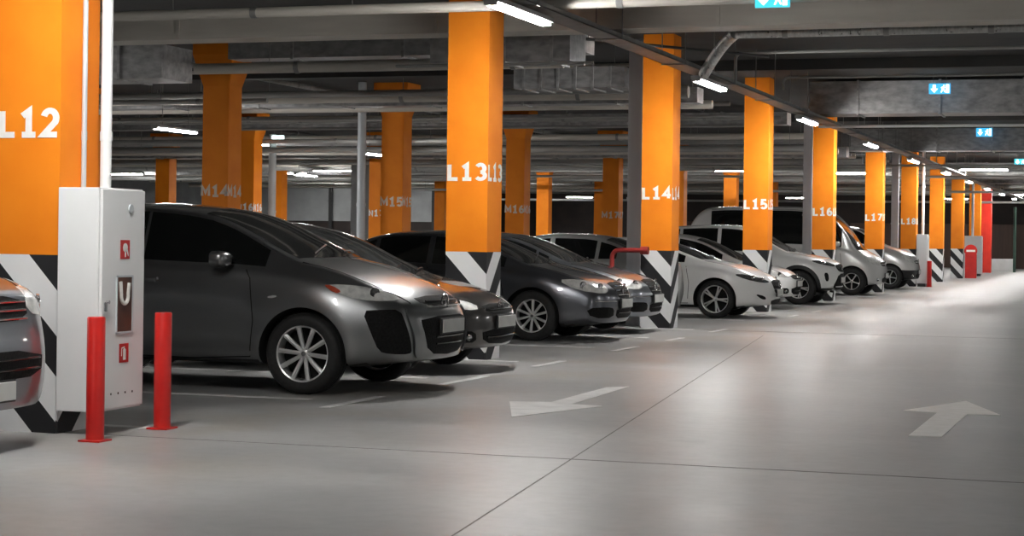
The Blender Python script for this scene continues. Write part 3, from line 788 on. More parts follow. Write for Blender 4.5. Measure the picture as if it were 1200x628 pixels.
_wheels = {}
def wheel_meshes(r, rr, w, spokes, style):
    key = (r, rr, w, spokes, style)
    if key in _wheels: return _wheels[key]
    t = MB(); hw = w/2
    t.lathe([(rr*.99, -hw*.78), (rr*1.02, -hw*.92), (rr+(r-rr)*.45, -hw*1.02), (r-.03, -hw*.95), (r-.008, -hw*.78), (r, -hw*.4), (r, hw*.4), (r-.008, hw*.78), (r-.03, hw*.95), (rr+(r-rr)*.45, hw*1.02), (rr*1.02, hw*.92), (rr*.99, hw*.78)], 56)
    for k in range(4):  # sidewall ring groove and tread ribs
        y = (-.6+.4*k)*hw; t.lathe([(r+.001, y-.004), (r+.004, y-.003), (r+.004, y+.003), (r+.001, y+.004)], 56)
    tyre = t.build('tyre', M['rubber'], smooth=True)
    # rim: outer face at +y
    m = MB()
    m.lathe([(rr, -hw*.8), (rr*.97, -hw*.7), (rr*.93, hw*.55), (rr*.955, hw*.80), (rr*1.01, hw*.86), (rr*1.03, hw*.80), (rr*1.03, hw*.7)], 56)
    yo = hw*.72; yi = hw*.50
    m.lathe([(0, yi+.012), (rr*.10, yi+.012), (rr*.16, yi+.006), (rr*.19, yi-.03), (0, yi-.03)], 28)
    for k in range(spokes):
        a0 = 2*PI*k/spokes
        offs = (0,) if style == 'single' else (-.13, .13)
        for da in offs:
            a = a0+da
            for seg in range(1):
                r0 = rr*.14; r1 = rr*.965
                wi = rr*(.060 if style != 'single' else .065); wo = rr*(.060 if style != 'single' else .088)
                ai = a0+da*.55
                def P(rad, off, ang, y): return Vector((rad*math.cos(ang)-off*math.sin(ang), y, rad*math.sin(ang)+off*math.cos(ang)))
                quad = []
                for (rad, ww, yy, ang) in ((r0, wi, yi, ai), ((r0+r1)/2, (wi+wo)/2, (yi+yo)/2+.004, (a+ai)/2), (r1, wo, yo, a)):
                    quad.append([m.bm.verts.new(P(rad, -ww, ang, yy-.004)), m.bm.verts.new(P(rad, 0, ang, yy+.008)), m.bm.verts.new(P(rad, ww, ang, yy-.004)), m.bm.verts.new(P(rad, ww*.8, ang, yy-.032)), m.bm.verts.new(P(rad, -ww*.8, ang, yy-.032))])
                for A, B in zip(quad, quad[1:]):
                    for q in range(5): m.bm.faces.new((A[q], A[(q+1) % 5], B[(q+1) % 5], B[q]))
                m.bm.faces.new(quad[0]); m.bm.faces.new(quad[-1][::-1])
    rim = m.build('rim', M['alloy'], smooth=True)
    d = MB(); d.lathe([(0, -hw*.2), (rr*.94, -hw*.2)], 32)
    disc = d.build('hub_back', M['under'])
    h = MB(); h.lathe([(0, yi+.016), (rr*.085, yi+.016), (rr*.09, yi+.010)], 20); cap = h.build('hub_cap', M['chrome'], smooth=True)
    out = []
    for o, nm in ((tyre, 'M'), (rim, 'R'), (disc, 'D'), (cap, 'C')): out.append(o.data); bpy.data.objects.remove(o)
    _wheels[key] = out
    return out

def build_car(P, loc, rz, label, cat='car', name='parked_car', group='cars parked along the aisle'):
    c = Car(P); e = empty(name, loc, rz, label, cat, group)
    body = link('body', c.body_mesh(), None, e, smooth=True)
    L, hw, fo, wb, r = c.L, c.hw, c.fo, c.wb, c.r
    # wheels
    tw = P.get('tw', .22); tm = wheel_meshes(r, P['rr'], tw, P.get('spokes', 10), P.get('spoke_style', 'single'))
    for x in (0, -wb):
        for sy in (1, -1):
            t = link('wheel', tm[0], None, e, loc=(x, sy*(hw-.015-tw/2+P.get('flare', .02)*.6), r), rot=(0, rnd.uniform(0, .6), 0 if sy > 0 else PI))
            link('rim', tm[1], None, t); link('hub_back', tm[2], None, t); link('hub_cap', tm[3], None, t)
    # glass
    g = P['glass']          # windshield: (x_base, x_top), rear: (x_top, x_base), side: list of (x0,x1)
    def half(x):
        pts, wr, zr, zt = c.section(x); return wr
    if g.get('front'):
        x0, x1 = g['front']; n = 6; a = [(x0+(x1-x0)*i/n) for i in range(n+1)]
        pts = [(c.lx(x), half(x)*.94, 1.2) for x in a] + [(c.lx(x), -half(x)*.94, 1.2) for x in a[::-1]]
        # bow the base forward
        pts = pts + [(c.lx(x0)+.09, -half(x0)*.5, 1.2), (c.lx(x0)+.12, 0, 1.2), (c.lx(x0)+.09, half(x0)*.5, 1.2)]
        ws = c.patch(pts, (0, 0, -1), 'windshield', M['glass_win'], e, off=.004, thick=.008, cuts=5)
        wz = c.top(x0)
        for yy in (-.42, .18):
            b = MB(); p = []
            for i in range(6):
                u = i/5; x = c.lx(x0)+.03 - .13*u; y = yy+.52*u
                hit = c.bvh.ray_cast(Vector((x, y, 3)), Vector((0, 0, -1)))[0]
                p.append(hit+Vector((0, 0, .022)))
            b.path(p, .008, 6).build('wiper', M['black'], e)
    hx = g['front'][0]-.06
    for sy in (1, -1):
        outer = [(c.lx(x), sy*hw*k_, 1.2) for x, k_ in ((.16, .62), (.35, .72), (.6, .775), (.8, .795), (hx, .81))]
        inner = [(x, y-sy*.012, z) for x, y, z in outer]
        c.patch(outer+inner[::-1], (0, 0, -1), 'hood_gap', M['under'], body, off=.002, thick=.006, cuts=4)
    if g.get('rear'):
        x0, x1 = g['rear']; n = 5; a = [(x0+(x1-x0)*i/n) for i in range(n+1)]
        pts = [(c.lx(x), half(x)*.90, 1.2) for x in a] + [(c.lx(x), -half(x)*.90, 1.2) for x in a[::-1]]
        c.patch(pts, (0, 0, -1), 'rear_window', M['glass'], e, off=.004, thick=.008, cuts=5)
    for sy in (1, -1):
        for (x0, x1) in g['side']:
            n = 10; lo = []; hi = []
            for i in range(n+1):
                x = x0+(x1-x0)*i/n; pt, wr, zr, zt = c.section(x)
                zl = c.belt(x)+.03; zh = min(zr-.035, zt-.06)
                zh = max(zh, zl+.004)
                lo.append((c.lx(x), sy*hw, zl)); hi.append((c.lx(x), sy*hw, zh))
            c.patch(lo+hi[::-1], (0, -sy, 0), 'side_window', M['glass'], e, off=.003, thick=.006, cuts=4)
        if P.get('arches'):
            for cx in (fo, fo+wb):
                ra = r+P.get('gap', .045)+.03
                c.seam([(cx+ra*math.cos(a_*PI/20), r+ra*math.sin(a_*PI/20)) for a_ in range(-2, 23)], sy, 'arch_cladding', e, w=.075, mat=M['black'], off=.008)
            c.seam([(fo+r+.05+(wb-2*r-.1)*q_/8, .38) for q_ in range(9)], sy, 'sill_cladding', e, w=.17, mat=M['black'], off=.010)
        for s_ in P.get('seams', []): c.seam(s_, sy, 'door_gap', body, w=.009)
        for (x, z) in P.get('handles', []):
            hit = c.bvh.ray_cast(Vector((c.lx(x), sy*2.5, z)), Vector((0, -sy, 0)))[0]
            b = MB().box(-.10, .10, -.02, .02, -.014, .014, .008); b.box(-.085, .085, -.012, 0, -.03, .0)
            b.build('door_handle', P['paint'], e, loc=hit+Vector((0, sy*.018, 0)), smooth=True)
        if 'mirror' in P:
            x, z = P['mirror']; hit = c.bvh.ray_cast(Vector((c.lx(x), sy*2.5, z-.04)), Vector((0, -sy, 0)))[0]
            mm = MB(); mm.ico((0, 0, 0), 1, 3, (.11, .125, .075))
            for v in mm.bm.verts:
                v.co = Vector([math.copysign(abs(q_/w_)**.62*w_*.92, q_) for q_, w_ in zip(v.co, (.11, .125, .075))])
                if v.co.x < -.03: v.co.x = -.03
                v.co.z *= 1-.25*max(0, -sy*v.co.y/.115)
            mo = mm.build('mirror', P.get('mirror_mat', P['paint']), e, smooth=True, loc=hit+Vector((.02, sy*.14, .045)))
            MB().tube((0, -sy*.15, -.06), (0, -sy*.04, -.02), .022, 8).build('mirror_arm', M['black'], mo)
            MB().box(-.034, -.031, -.09, .09, -.055, .055, .001).build('mirror_glass', M['glass'], mo)
    # front end
    for (kind, nm, mat, pts, d, off) in P.get('front', []):
        mats = M[mat] if isinstance(mat, str) else mat
        def conv(pp, sgn): return [(c.lx(p[0]), sgn*p[1], p[2]) for p in pp]
        if kind == 'pair':
            for sgn in (1, -1):
                lo = conv(pts, sgn); c.patch(lo, (d[0], d[1]*sgn, d[2]), nm, mats, e, off=off, smooth_pts=1, cuts=4)
        else:
            pp = pts + [(p[0], -p[1], p[2]) for p in pts[::-1]]
            c.patch([(c.lx(p[0]), p[1], p[2]) for p in pp], d, nm, mats, e, off=off, smooth_pts=1, cuts=5)
    for (nm, mat, x, y, z, rad, dd) in P.get('discs', []):
        for sgn in (1, -1):
            dv = Vector((dd[0], dd[1]*sgn, 0)).normalized(); o = Vector((c.lx(x), sgn*y, z))-dv*2
            hit, no, _, _ = c.bvh.ray_cast(o, dv)
            if hit is None: continue
            q = (-dv).to_track_quat('Z', 'Y')
            b = MB(); b.lathe([(0, .0), (rad*.55, .004), (rad*.9, .012), (rad, .008), (rad*1.05, -.01)], 24, axis='Z')
            ob = b.build(nm, M[mat], e, smooth=True); ob.location = hit+no*.010; ob.rotation_mode = 'QUATERNION'; ob.rotation_quaternion = q
    if 'plate' in P:
        x, z = P['plate'][:2]; o = Vector((c.lx(-1), 0, z)); hit = c.bvh.ray_cast(o, Vector((-1, 0, 0)))[0]
        b = MB().box(0, .012, -.25, .25, -.055, .055, .004)
        pl = b.build('license_plate', M['plate'], e, loc=hit+Vector((.018, P['plate'][2] if len(P['plate']) > 2 else 0, 0)))
        MB().box(-.02, -.001, -.265, .265, -.068, .066, .004).build('plate_frame', M['black'], pl)
    if 'emblem' in P:
        z, rad, kind = P['emblem']; hit = c.bvh.ray_cast(Vector((3, 0, z)), Vector((-1, 0, 0)))[0]
        b = MB(); n = 28
        if kind == 'wing':
            b.path([(.0, rad*1.2*math.cos(2*PI*k/n), rad*.95*math.sin(2*PI*k/n)) for k in range(n+1)], rad*.12, 8)
            b.path([(.0, -rad*1.05, rad*.25), (.01, -rad*.5, rad*.20), (.01, 0, -rad*.35), (.01, rad*.5, rad*.20), (0, rad*1.05, rad*.25)], rad*.12, 8)
        elif kind == 'ring':
            b.path([(.0, rad*math.cos(2*PI*k/n), rad*math.sin(2*PI*k/n)) for k in range(n+1)], rad*.10, 8)
            b.path([(.0, -rad*.35, rad*.85), (0, 0, rad*.12), (0, rad*.35, rad*.85)], rad*.08, 6)
            b.path([(.0, -rad*.8, rad*.4), (0, -rad*.38, -rad*.75), (0, 0, -rad*.05), (0, rad*.38, -rad*.75), (0, rad*.8, rad*.4)], rad*.08, 6)
        else:
            b.path([(.0, rad*1.25*math.cos(2*PI*k/n), rad*.8*math.sin(2*PI*k/n)) for k in range(n+1)], rad*.11, 8)
            b.path([(.0, rad*.45*math.cos(2*PI*k/n), rad*.72*math.sin(2*PI*k/n)) for k in range(n+1)], rad*.09, 8)
            b.path([(.0, rad*.85*math.cos(2*PI*k/n), rad*.38+rad*.3*math.sin(2*PI*k/n)) for k in range(n+1)], rad*.09, 8)
        b.build('emblem', M['chrome'], e, smooth=True, loc=hit+Vector((.02, 0, 0)))
    for (nm, mat, y0, y1, z, hgt) in P.get('bars', []):     # horizontal slats over the grille
        n = 10; b = MB(); pts = []
        for i in range(n+1):
            y = y0+(y1-y0)*i/n; hit = c.bvh.ray_cast(Vector((3, y, z)), Vector((-1, 0, 0)))[0]
            if hit: pts.append(hit+Vector((.006, 0, 0)))
        if len(pts) > 2: b.path(pts, hgt, 6).build(nm, M[mat] if isinstance(mat, str) else mat, e, smooth=True)
    return e, c

# --- paints
grey_metal = paint('grey metallic paint', (.25,.255,.26), .88, .34)
black_metal = paint('black brown metallic', (.08,.076,.073), .8, .28)
dark_grey = paint('dark graphite paint', (.13,.135,.15), .85, .30)
mid_grey = paint('blue grey paint', (.26,.275,.30), .85, .30)
white_paint = paint('white car paint', (.84,.84,.83), .05, .35)
silver = paint('silver paint', (.62,.62,.61), .5, .32)
silver_dark = paint('dim silver paint', (.50,.50,.49), .5, .35)
van_paint = paint('van silver paint', (.66,.66,.65), .3, .35)

# --- grey crossover beside the cabinet
SUV = dict(L=4.45, hw=.895, fo=.98, wb=2.62, r=.335, rr=.232, tw=.23, rw=.66, zb=.23, flare=.035, gap=.05, paint=grey_metal, spokes=10, spoke_style='single',
    top=[(0, .78), (.08, .86), (.2, .92), (.4, .985), (.8, 1.085), (1.05, 1.14), (1.35, 1.275), (1.7, 1.43), (1.95, 1.515), (2.25, 1.56), (2.7, 1.585), (3.2, 1.575), (3.8, 1.52), (4.15, 1.42), (4.35, 1.22), (4.55, 1.05)],
    belt=[(0, .70), (.2, .80), (.45, .885), (.8, .955), (1.3, 1.01), (1.6, 1.03), (2.5, 1.06), (3.6, 1.12), (4.2, 1.13), (4.55, .98)],
    nose=[(.2, .13), (.30, .05), (.42, .01), (.55, 0), (.66, .02), (.72, .06), (.80, .10), (.95, .2)],
    tail=[(.2, .1), (.5, 0), (.8, .03), (1.1, .1)],
    curve=(.13, .28, 5),
    glass=dict(front=(1.12, 2.02), rear=(4.05, 4.42), side=[(1.36, 2.50), (2.53, 3.33), (3.36, 3.85)]),
    seams=[[(1.45, .30), (1.42, .6), (1.47, .95), (1.52, 1.02)], [(2.62, .28), (2.66, .7), (2.64, 1.05)], [(1.45, .30), (2.0, .27), (2.62, .28), (3.2, .30)], [(3.2, .3), (3.45, .62), (3.55, 1.1)]],
    handles=[(2.42, .93), (3.30, .96)], mirror=(1.74, 1.10), plate=(0, .565), emblem=(.765, .062, 'wing'),
    front=[('pair', 'headlight', 'lampglass', [(.74, .9, .905), (.56, .87, .91), (.34, .80, .885), (.20, .66, .82), (.20, .65, .785), (.38, .80, .775), (.58, .88, .81)], (-.75, -.66, 0), .005),
           ('pair', 'turn_light', 'amber', [(.76, .9, .905), (.68, .89, .90), (.60, .88, .85), (.66, .9, .835)], (-.75, -.66, 0), .007),
           ('pair', 'fog_intake', 'intake', [(.42, .87, .70), (.30, .80, .71), (.19, .69, .71), (.17, .66, .60), (.13, .59, .38), (.15, .60, .345), (.28, .74, .35), (.33, .80, .37), (.38, .84, .52)], (-.82, -.57, 0), .004),
           ('pair', 'side_repeater', 'alloy', [(1.30, .9, .80), (1.22, .9, .815), (1.20, .9, .80), (1.27, .9, .785)], (0, -1, 0), .004),
           ('pair', 'bumper_ridge', grey_metal, [(.17, .665, .71), (.12, .60, .71), (.09, .53, .45), (.09, .48, .33), (.13, .56, .32), (.13, .575, .45)], (-.82, -.57, 0), .022),
           ('mid', 'upper_grille', 'intake', [(0, .46, .815), (0, .42, .745), (0, 0, .735)], (-1, 0, 0), .003),
           ('mid', 'lower_grille', 'intake', [(0, .52, .65), (0, .50, .54), (0, .38, .34), (0, 0, .32)], (-1, 0, 0), .004)],
    discs=[('headlight_projector', 'lampdark', .34, .76, .84, .042, (-.85, -.5))],
    bars=[('grille_slat', 'black', -.34, .34, .775, .008), ('grille_slat', 'chrome', -.37, .37, .735, .010), ('grille_slat', 'blackgloss', -.31, .31, .48, .008), ('grille_slat', 'blackgloss', -.29, .29, .42, .008)])
build_car(SUV, (-6.55, 14.97, 0), 0, 'grey metallic crossover with ten-spoke wheels parked right of the white cabinet')

HATCH = dict(L=4.1, hw=.85, fo=.90, wb=2.5, r=.31, rr=.205, tw=.2, rw=.60, zb=.2, flare=.015, paint=black_metal,
    top=[(0, .66), (.1, .75), (.25, .81), (.6, .87), (1.0, .95), (1.3, 1.10), (1.65, 1.27), (2.0, 1.39), (2.4, 1.45), (2.9, 1.455), (3.4, 1.41), (3.75, 1.30), (3.95, 1.12), (4.1, .95)],
    belt=[(0, .58), (.2, .68), (.6, .80), (1.1, .88), (2, .93), (3.3, .99), (3.8, 1.0), (4.1, .85)],
    nose=[(.2, .10), (.32, .02), (.45, 0), (.55, .01), (.66, .07), (.8, .16)], tail=[(.2, .08), (.5, 0), (.8, .03), (1.0, .08)], curve=(.12, .26, 5),
    glass=dict(front=(1.05, 1.95), rear=(3.55, 3.95), side=[(1.40, 2.28), (2.36, 3.1), (3.18, 3.55)]),
    seams=[[(1.3, .25), (1.28, .6), (1.35, .86)], [(2.32, .25), (2.34, .6), (2.32, .9)], [(1.3, .25), (2.3, .24), (3.0, .25)]],
    handles=[(2.15, .82), (2.95, .85)], mirror=(1.62, .97), plate=(0, .50), emblem=(.655, .055, 'oval'),
    front=[('pair', 'headlight', 'lampglass', [(.62, .82, .755), (.35, .70, .745), (.12, .48, .67), (.16, .48, .61), (.40, .72, .64)], (-.8, -.6, 0), .005),
           ('mid', 'upper_grille', 'intake', [(0, .42, .67), (0, .38, .585), (0, 0, .575)], (-1, 0, 0), .003),
           ('mid', 'lower_grille', 'intake', [(0, .50, .44), (0, .44, .30), (0, 0, .28)], (-1, 0, 0), .004),
           ('pair', 'fog_intake', 'intake', [(.2, .76, .42), (.1, .58, .42), (.1, .55, .31), (.2, .72, .31)], (-.85, -.5, 0), .004)],
    discs=[('headlight_projector', 'lampdark', .3, .64, .68, .04, (-.85, -.5)), ('fog_light', 'chrome', .15, .64, .36, .03, (-.9, -.4))],
    bars=[('grille_slat', 'chrome', -.40, .40, .625, .010), ('grille_slat', 'blackgloss', -.4, .4, .36, .008)])
build_car(HATCH, (-6.83, 17.45, 0), 0, 'black hatchback squeezed between the grey crossover and column L13')

SEDAN = dict(L=4.4, hw=.87, fo=1.02, wb=2.58, r=.325, rr=.212, tw=.22, rw=.60, zb=.19, flare=.02, paint=dark_grey, spokes=10,
    top=[(0, .69), (.08, .77), (.2, .82), (.45, .875), (.9, .96), (1.10, 1.01), (1.4, 1.15), (1.75, 1.29), (2.1, 1.38), (2.5, 1.41), (3.0, 1.40), (3.4, 1.33), (3.8, 1.17), (4.0, 1.05), (4.2, 1.01), (4.4, .96)],
    belt=[(0, .60), (.2, .70), (.5, .79), (.9, .87), (1.4, .91), (2.4, .94), (3.4, .98), (3.9, .98), (4.4, .86)],
    nose=[(.2, .10), (.3, .02), (.42, 0), (.55, .01), (.66, .05), (.8, .14)], tail=[(.2, .08), (.5, 0), (.8, .03), (1.0, .08)], curve=(.13, .27, 5),
    glass=dict(front=(1.15, 2.02), rear=(3.32, 3.92), side=[(1.42, 1.58), (1.62, 2.42), (2.50, 3.20), (3.26, 3.55)]),
    seams=[[(1.42, .25), (1.40, .6), (1.46, .88)], [(2.46, .25), (2.48, .6), (2.46, .92)], [(1.42, .25), (2.3, .24), (3.1, .25)]],
    handles=[(2.28, .82), (3.1, .85)], mirror=(1.66, .96), plate=(0, .49), emblem=(.66, .062, 'ring'),
    front=[('pair', 'headlight', 'lampglass', [(.66, .84, .79), (.40, .74, .80), (.14, .50, .755), (.12, .46, .66), (.2, .54, .615), (.48, .76, .66)], (-.8, -.6, 0), .005),
           ('mid', 'upper_grille', 'intake', [(0, .30, .76), (0, .33, .70), (0, .24, .54), (0, 0, .53)], (-1, 0, 0), .003),
           ('pair', 'fog_intake', 'intake', [(.3, .80, .44), (.1, .56, .45), (.08, .40, .43), (.08, .40, .31), (.26, .74, .31)], (-.85, -.5, 0), .004),
           ('mid', 'lower_grille', 'intake', [(0, .34, .44), (0, .34, .30), (0, 0, .30)], (-1, 0, 0), .004)],
    discs=[('headlight_projector', 'chrome', .40, .70, .715, .052, (-.85, -.5)), ('headlight_projector', 'chrome', .2, .56, .70, .042, (-.85, -.5))],
    bars=[('grille_slat', 'chrome', -.29, .29, .71, .008), ('grille_slat', 'chrome', -.28, .28, .66, .008), ('grille_slat', 'chrome', -.26, .26, .60, .008), ('bumper_strip', 'chrome', -.72, .72, .525, .009), ('grille_slat', 'blackgloss', -.3, .3, .37, .008)])
build_car(SEDAN, (-7.41, 23.68, 0), 0, 'dark graphite sedan with ten-spoke wheels parked right of column L13')
S2 = dict(SEDAN); S2['paint'] = mid_grey; S2['emblem'] = (.66, .062, 'ring')
build_car(S2, (-7.56, 25.98, 0), 0, 'blue grey sedan standing between the graphite sedan and column L14')

MZ6 = dict(SEDAN); MZ6.update(paint=white_paint, L=4.5, fo=.95, wb=2.7, spokes=5, spoke_style='double', r=.325, rr=.235, zb=.18,
    top=[(0, .64), (.08, .73), (.2, .79), (.45, .87), (.9, .96), (1.15, 1.01), (1.5, 1.15), (1.85, 1.27), (2.2, 1.345), (2.6, 1.37), (3.0, 1.36), (3.5, 1.28), (3.9, 1.13), (4.15, 1.04), (4.35, 1.02), (4.5, .98)],
    belt=[(0, .56), (.2, .68), (.5, .79), (.9, .87), (1.4, .91), (2.4, .93), (3.4, .97), (4.0, .97), (4.5, .86)],
    glass=dict(front=(1.22, 2.12), rear=(3.4, 4.05), side=[(1.50, 1.66), (1.70, 2.5), (2.58, 3.3), (3.36, 3.6)]),
    emblem=(.60, .055, 'wing'), mirror=(1.75, .95), plate=(0, .44),
    front=[('pair', 'headlight', 'lampdark', [(.62, .84, .755), (.40, .75, .755), (.12, .50, .655), (.10, .44, .62), (.25, .6, .61), (.45, .76, .665)], (-.8, -.6, 0), .005),
           ('mid', 'upper_grille', 'intake', [(0, .40, .66), (0, .36, .52), (0, .24, .42), (0, 0, .41)], (-1, 0, 0), .003),
           ('pair', 'fog_intake', 'intake', [(.25, .80, .43), (.14, .62, .39), (.12, .57, .33), (.2, .66, .335)], (-.85, -.5, 0), .004),
           ('mid', 'lower_grille', 'intake', [(0, .42, .33), (0, .36, .24), (0, 0, .24)], (-1, 0, 0), .004)],
    discs=[('headlight_projector', 'chrome', .34, .68, .69, .04, (-.85, -.5)), ('headlight_projector', 'chrome', .2, .56, .66, .035, (-.85, -.5))],
    bars=[('grille_slat', 'chrome', -.34, .34, .50, .010), ('grille_slat', 'blackgloss', -.36, .36, .57, .007)])
build_car(MZ6, (-6.92, 32.27, 0), 0, 'white sedan with split five-spoke wheels parked in front of column L15')
W2 = dict(HATCH); W2.update(paint=white_paint)
build_car(W2, (-7.35, 37.0, 0), 0, 'small white hatchback with its nose showing behind the white sedan, right of column L15')
RAV = dict(SUV); RAV.update(paint=white_paint, arches=True, L=4.5, fo=.80, wb=2.65, clad=.40, r=.36, rr=.23, flare=.045, zb=.26, spokes=5, spoke_style='double', hw=.9, rw=.66,
    top=[(0, .86), (.08, .93), (.2, .98), (.4, 1.02), (.8, 1.08), (1.0, 1.12), (1.3, 1.28), (1.6, 1.46), (1.85, 1.58), (2.15, 1.655), (2.7, 1.68), (3.3, 1.66), (3.9, 1.60), (4.15, 1.48), (4.35, 1.28), (4.5, 1.1)],
    belt=[(0, .80), (.2, .90), (.45, .96), (.8, 1.0), (1.3, 1.05), (2.5, 1.10), (3.6, 1.16), (4.2, 1.18), (4.5, 1.0)],
    glass=dict(front=(1.08, 1.95), rear=(4.02, 4.38), side=[(1.4, 1.58), (1.62, 2.5), (2.58, 3.35), (3.42, 3.9)]), mirror=(1.65, 1.16), plate=(0, .52), emblem=(.78, .055, 'oval'),
    nose=[(.2, .12), (.34, .05), (.45, .01), (.6, 0), (.75, .02), (.86, .05), (.95, .12), (1.1, .2)],
    front=[('pair', 'headlight', 'lampdark', [(.55, .84, .93), (.36, .76, .935), (.12, .50, .865), (.12, .46, .80), (.38, .75, .85)], (-.75, -.66, 0), .005),
           ('mid', 'upper_grille', 'intake', [(0, .44, .86), (0, .46, .78), (0, .30, .70), (0, 0, .69)], (-1, 0, 0), .003),
           ('mid', 'lower_grille', 'intake', [(0, .36, .66), (0, .52, .46), (0, .55, .34), (0, 0, .32)], (-1, 0, 0), .004),
           ('pair', 'fog_intake', 'intake', [(.28, .80, .68), (.2, .72, .68), (.2, .70, .50), (.27, .76, .50)], (-.82, -.57, 0), .004),
           ('pair', 'side_repeater', 'alloy', [(1.30, .9, .80), (1.22, .9, .815), (1.20, .9, .80), (1.27, .9, .785)], (0, -1, 0), .004)],
    discs=[('headlight_projector', 'chrome', .34, .70, .87, .04, (-.85, -.5))],
    bars=[('grille_slat', 'blackgloss', -.4, .4, .78, .008), ('grille_slat', 'blackgloss', -.42, .42, .5, .008), ('grille_slat', 'silverbar' if False else 'alloy', -.45, .45, .38, .014)])
build_car(RAV, (-6.92, 40.45, 0), 0, 'white sport utility vehicle with black wheel arch cladding, in front of column L16')
VAN = dict(SUV); VAN.update(paint=van_paint, L=5.1, hw=.95, fo=.75, wb=3.1, r=.35, rr=.21, rw=.80, zb=.24, flare=.03, spokes=5, spoke_style='single', clad=None,
    top=[(0, .88), (.1, .98), (.25, 1.06), (.5, 1.18), (.62, 1.28), (.9, 1.62), (1.2, 1.94), (1.4, 2.10), (1.7, 2.19), (2.5, 2.24), (3.8, 2.24), (4.6, 2.20), (4.9, 2.05), (5.1, 1.8)],
    belt=[(0, .80), (.3, .95), (.7, 1.10), (1.2, 1.2), (2.5, 1.25), (4.5, 1.28), (5.1, 1.2)],
    nose=[(.2, .10), (.4, .01), (.6, 0), (.75, .03), (.9, .1), (1.1, .2)], tail=[(.2, .05), (.6, 0), (1.5, .04), (2.2, .12)], curve=(.12, .26, 5),
    glass=dict(front=(.62, 1.32), rear=(4.9, 5.02), side=[(1.02, 1.85), (2.0, 3.1), (3.2, 4.4)]), mirror=(1.15, 1.28), plate=(0, .5), emblem=(.80, .07, 'ring'),
    seams=[[(1.0, .3), (1.0, .7), (1.05, 1.15)], [(1.95, .3), (1.95, 1.2)], [(3.15, .3), (3.15, 1.2)]], handles=[(1.8, 1.05), (2.1, 1.05)],
    front=[('pair', 'headlight', 'lampglass', [(.42, .86, .98), (.28, .78, .98), (.10, .54, .86), (.10, .50, .74), (.32, .80, .80)], (-.75, -.66, 0), .005),
           ('mid', 'upper_grille', 'intake', [(0, .50, .84), (0, .46, .74), (0, 0, .73)], (-1, 0, 0), .003),
           ('mid', 'lower_grille', 'intake', [(0, .45, .46), (0, .42, .32), (0, 0, .32)], (-1, 0, 0), .004)],
    discs=[('fog_light', 'chrome', .15, .68, .4, .04, (-.85, -.5))], bars=[('grille_slat', 'chrome', -.48, .48, .79, .012)])
build_car(VAN, (-6.98, 48.55, 0), 0, 'tall silver van with dark side windows parked before column L17', cat='van', name='parked_van')
TRK = dict(VAN); TRK.update(paint=silver, clad=.62, top=[(0, .98), (.1, 1.06), (.3, 1.12), (.7, 1.22), (1.0, 1.3), (1.3, 1.5), (1.7, 1.75), (2.0, 1.82), (3.0, 1.84), (4.6, 1.8), (4.9, 1.65), (5.1, 1.4)],
    belt=[(0, .88), (.3, .98), (.7, 1.08), (1.2, 1.15), (2.5, 1.2), (4.5, 1.2), (5.1, 1.1)], rw=.74, glass=dict(front=(1.1, 1.75), rear=(4.8, 4.95), side=[(1.5, 2.3), (2.4, 3.3), (3.4, 4.4)]), mirror=(1.6, 1.24))
build_car(TRK, (-6.98, 56.0, 0), 0, 'silver off-roader with a black bumper nosing out between L17 and the far white cabinet')
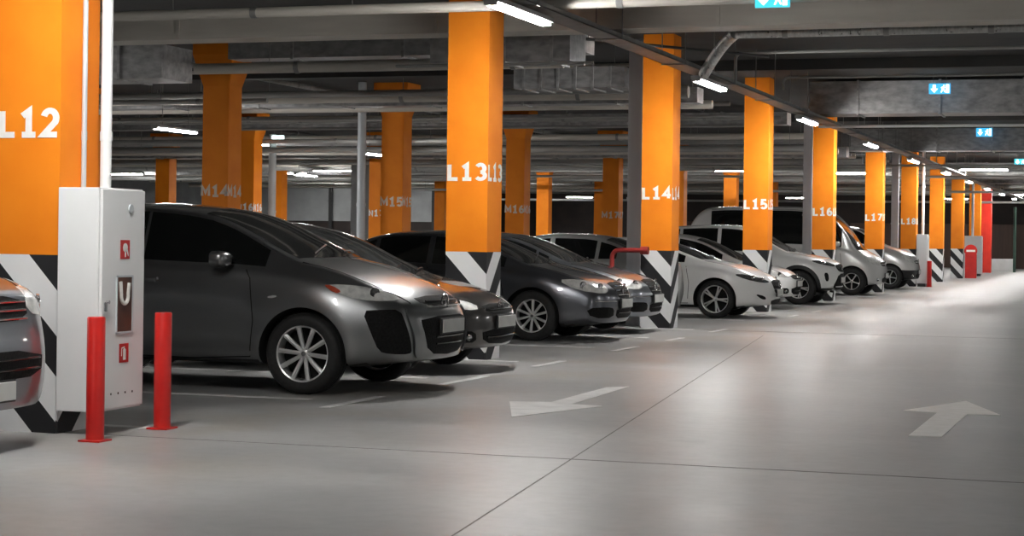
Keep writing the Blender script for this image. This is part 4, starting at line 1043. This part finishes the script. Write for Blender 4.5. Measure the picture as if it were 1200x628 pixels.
# car cut by the left edge
VW = dict(VAN); VW.update(paint=mid_grey, L=4.6, hw=.86, fo=.85, wb=2.7, r=.32, rr=.21, rw=.70, zb=.2, flare=.015, mirror=(1.35, 1.1),
    top=[(0, .94), (.08, 1.0), (.2, 1.035), (.5, 1.08), (.75, 1.13), (1.1, 1.4), (1.45, 1.62), (1.8, 1.74), (2.5, 1.79), (3.8, 1.78), (4.3, 1.7), (4.6, 1.4)],
    belt=[(0, .88), (.2, .96), (.5, 1.0), (1, 1.05), (2.5, 1.08), (4.2, 1.1), (4.6, 1.0)],
    nose=[(.2, .08), (.3, .02), (.42, 0), (.6, 0), (.75, .03), (.9, .06), (1.05, .12)], curve=(.05, .15, 7),
    glass=dict(front=(.8, 1.55), rear=(4.3, 4.5), side=[(1.2, 1.95), (2.05, 3.0), (3.1, 4.0)]), plate=(0, .37), emblem=(.855, .07, 'ring'),
    seams=[[(1.1, .3), (1.08, .7), (1.12, 1.0)], [(2.0, .3), (2.0, 1.05)]], handles=[(1.85, .95)],
    front=[('pair', 'headlight', 'lampglass', [(.30, .82, .98), (.18, .74, .985), (.05, .54, .965), (.05, .48, .82), (.15, .70, .79), (.28, .80, .82)], (-.75, -.66, 0), .005),
           ('mid', 'upper_grille', 'intake', [(0, .47, .925), (0, .47, .78), (0, 0, .77)], (-1, 0, 0), .003),
           ('mid', 'lower_grille', 'intake', [(0, .62, .60), (0, .60, .44), (0, 0, .43)], (-1, 0, 0), .004)],
    discs=[('headlight_projector', 'chrome', .26, .66, .87, .05, (-.8, -.6))],
    bars=[('grille_slat', 'chrome', -.45, .45, .89, .008), ('grille_slat', 'chrome', -.45, .45, .84, .008), ('grille_slat', 'chrome', -.45, .45, .79, .008),
          ('grille_slat', 'blackgloss', -.58, .58, .55, .008), ('grille_slat', 'blackgloss', -.58, .58, .49, .008)])
build_car(VW, (-7.17, 9.33, 0), 0, 'grey car cut by the left edge, its nose before column L12')
# back-to-back row
BK = dict(HATCH); BK.update(paint=silver_dark)
build_car(BK, (-12.7, 20.3, 0), PI, 'silver hatchback seen over the hood of the grey crossover, in the row behind', group='cars parked in the row behind')
BK2 = dict(SEDAN); BK2.update(paint=silver_dark)
build_car(BK2, (-10.4, 29.3, 0), PI, 'silver car with black windows behind the graphite sedan, in the row behind', group='cars parked in the row behind')
BK3 = dict(HATCH); BK3.update(paint=dark_grey)
build_car(BK3, (-12.6, 44.9, 0), PI, 'dark hatchback deep between columns M15 and M16', group='cars parked in the row behind')

# ------------------------------------------------------------------ world, camera, view
w = bpy.data.worlds.new('World'); scn.world = w; w.use_nodes = True
w.node_tree.nodes['Background'].inputs[0].default_value = (.5, .5, .5, 1); w.node_tree.nodes['Background'].inputs[1].default_value = .02
F = 2200.0; TH = math.atan(740/F); RO = .013
cam = bpy.data.cameras.new('camera'); co = bpy.data.objects.new('camera', cam); COL.objects.link(co)
cam.sensor_width = 36; cam.lens = 36*F/1200; cam.clip_end = 300; cam.clip_start = .05
cam.shift_y = -33.6/1200; cam.shift_x = -.44/1200
co.matrix_world = Matrix.Translation((0, 0, 1.30)) @ Matrix.Rotation(TH, 4, 'Z') @ Matrix.Rotation(PI/2, 4, 'X') @ Matrix.Rotation(RO, 4, 'Z')
scn.camera = co
cam.dof.use_dof = False
scn.view_settings.view_transform = 'Standard'; scn.view_settings.look = 'None'; scn.view_settings.gamma = 1; scn.view_settings.use_curve_mapping = False
scn.view_settings.exposure = 1.12
scn.cycles.max_bounces = 8; scn.cycles.sample_clamp_indirect = 4
scn.cycles.use_denoising = True
try: scn.cycles.use_light_tree = True
except Exception: pass
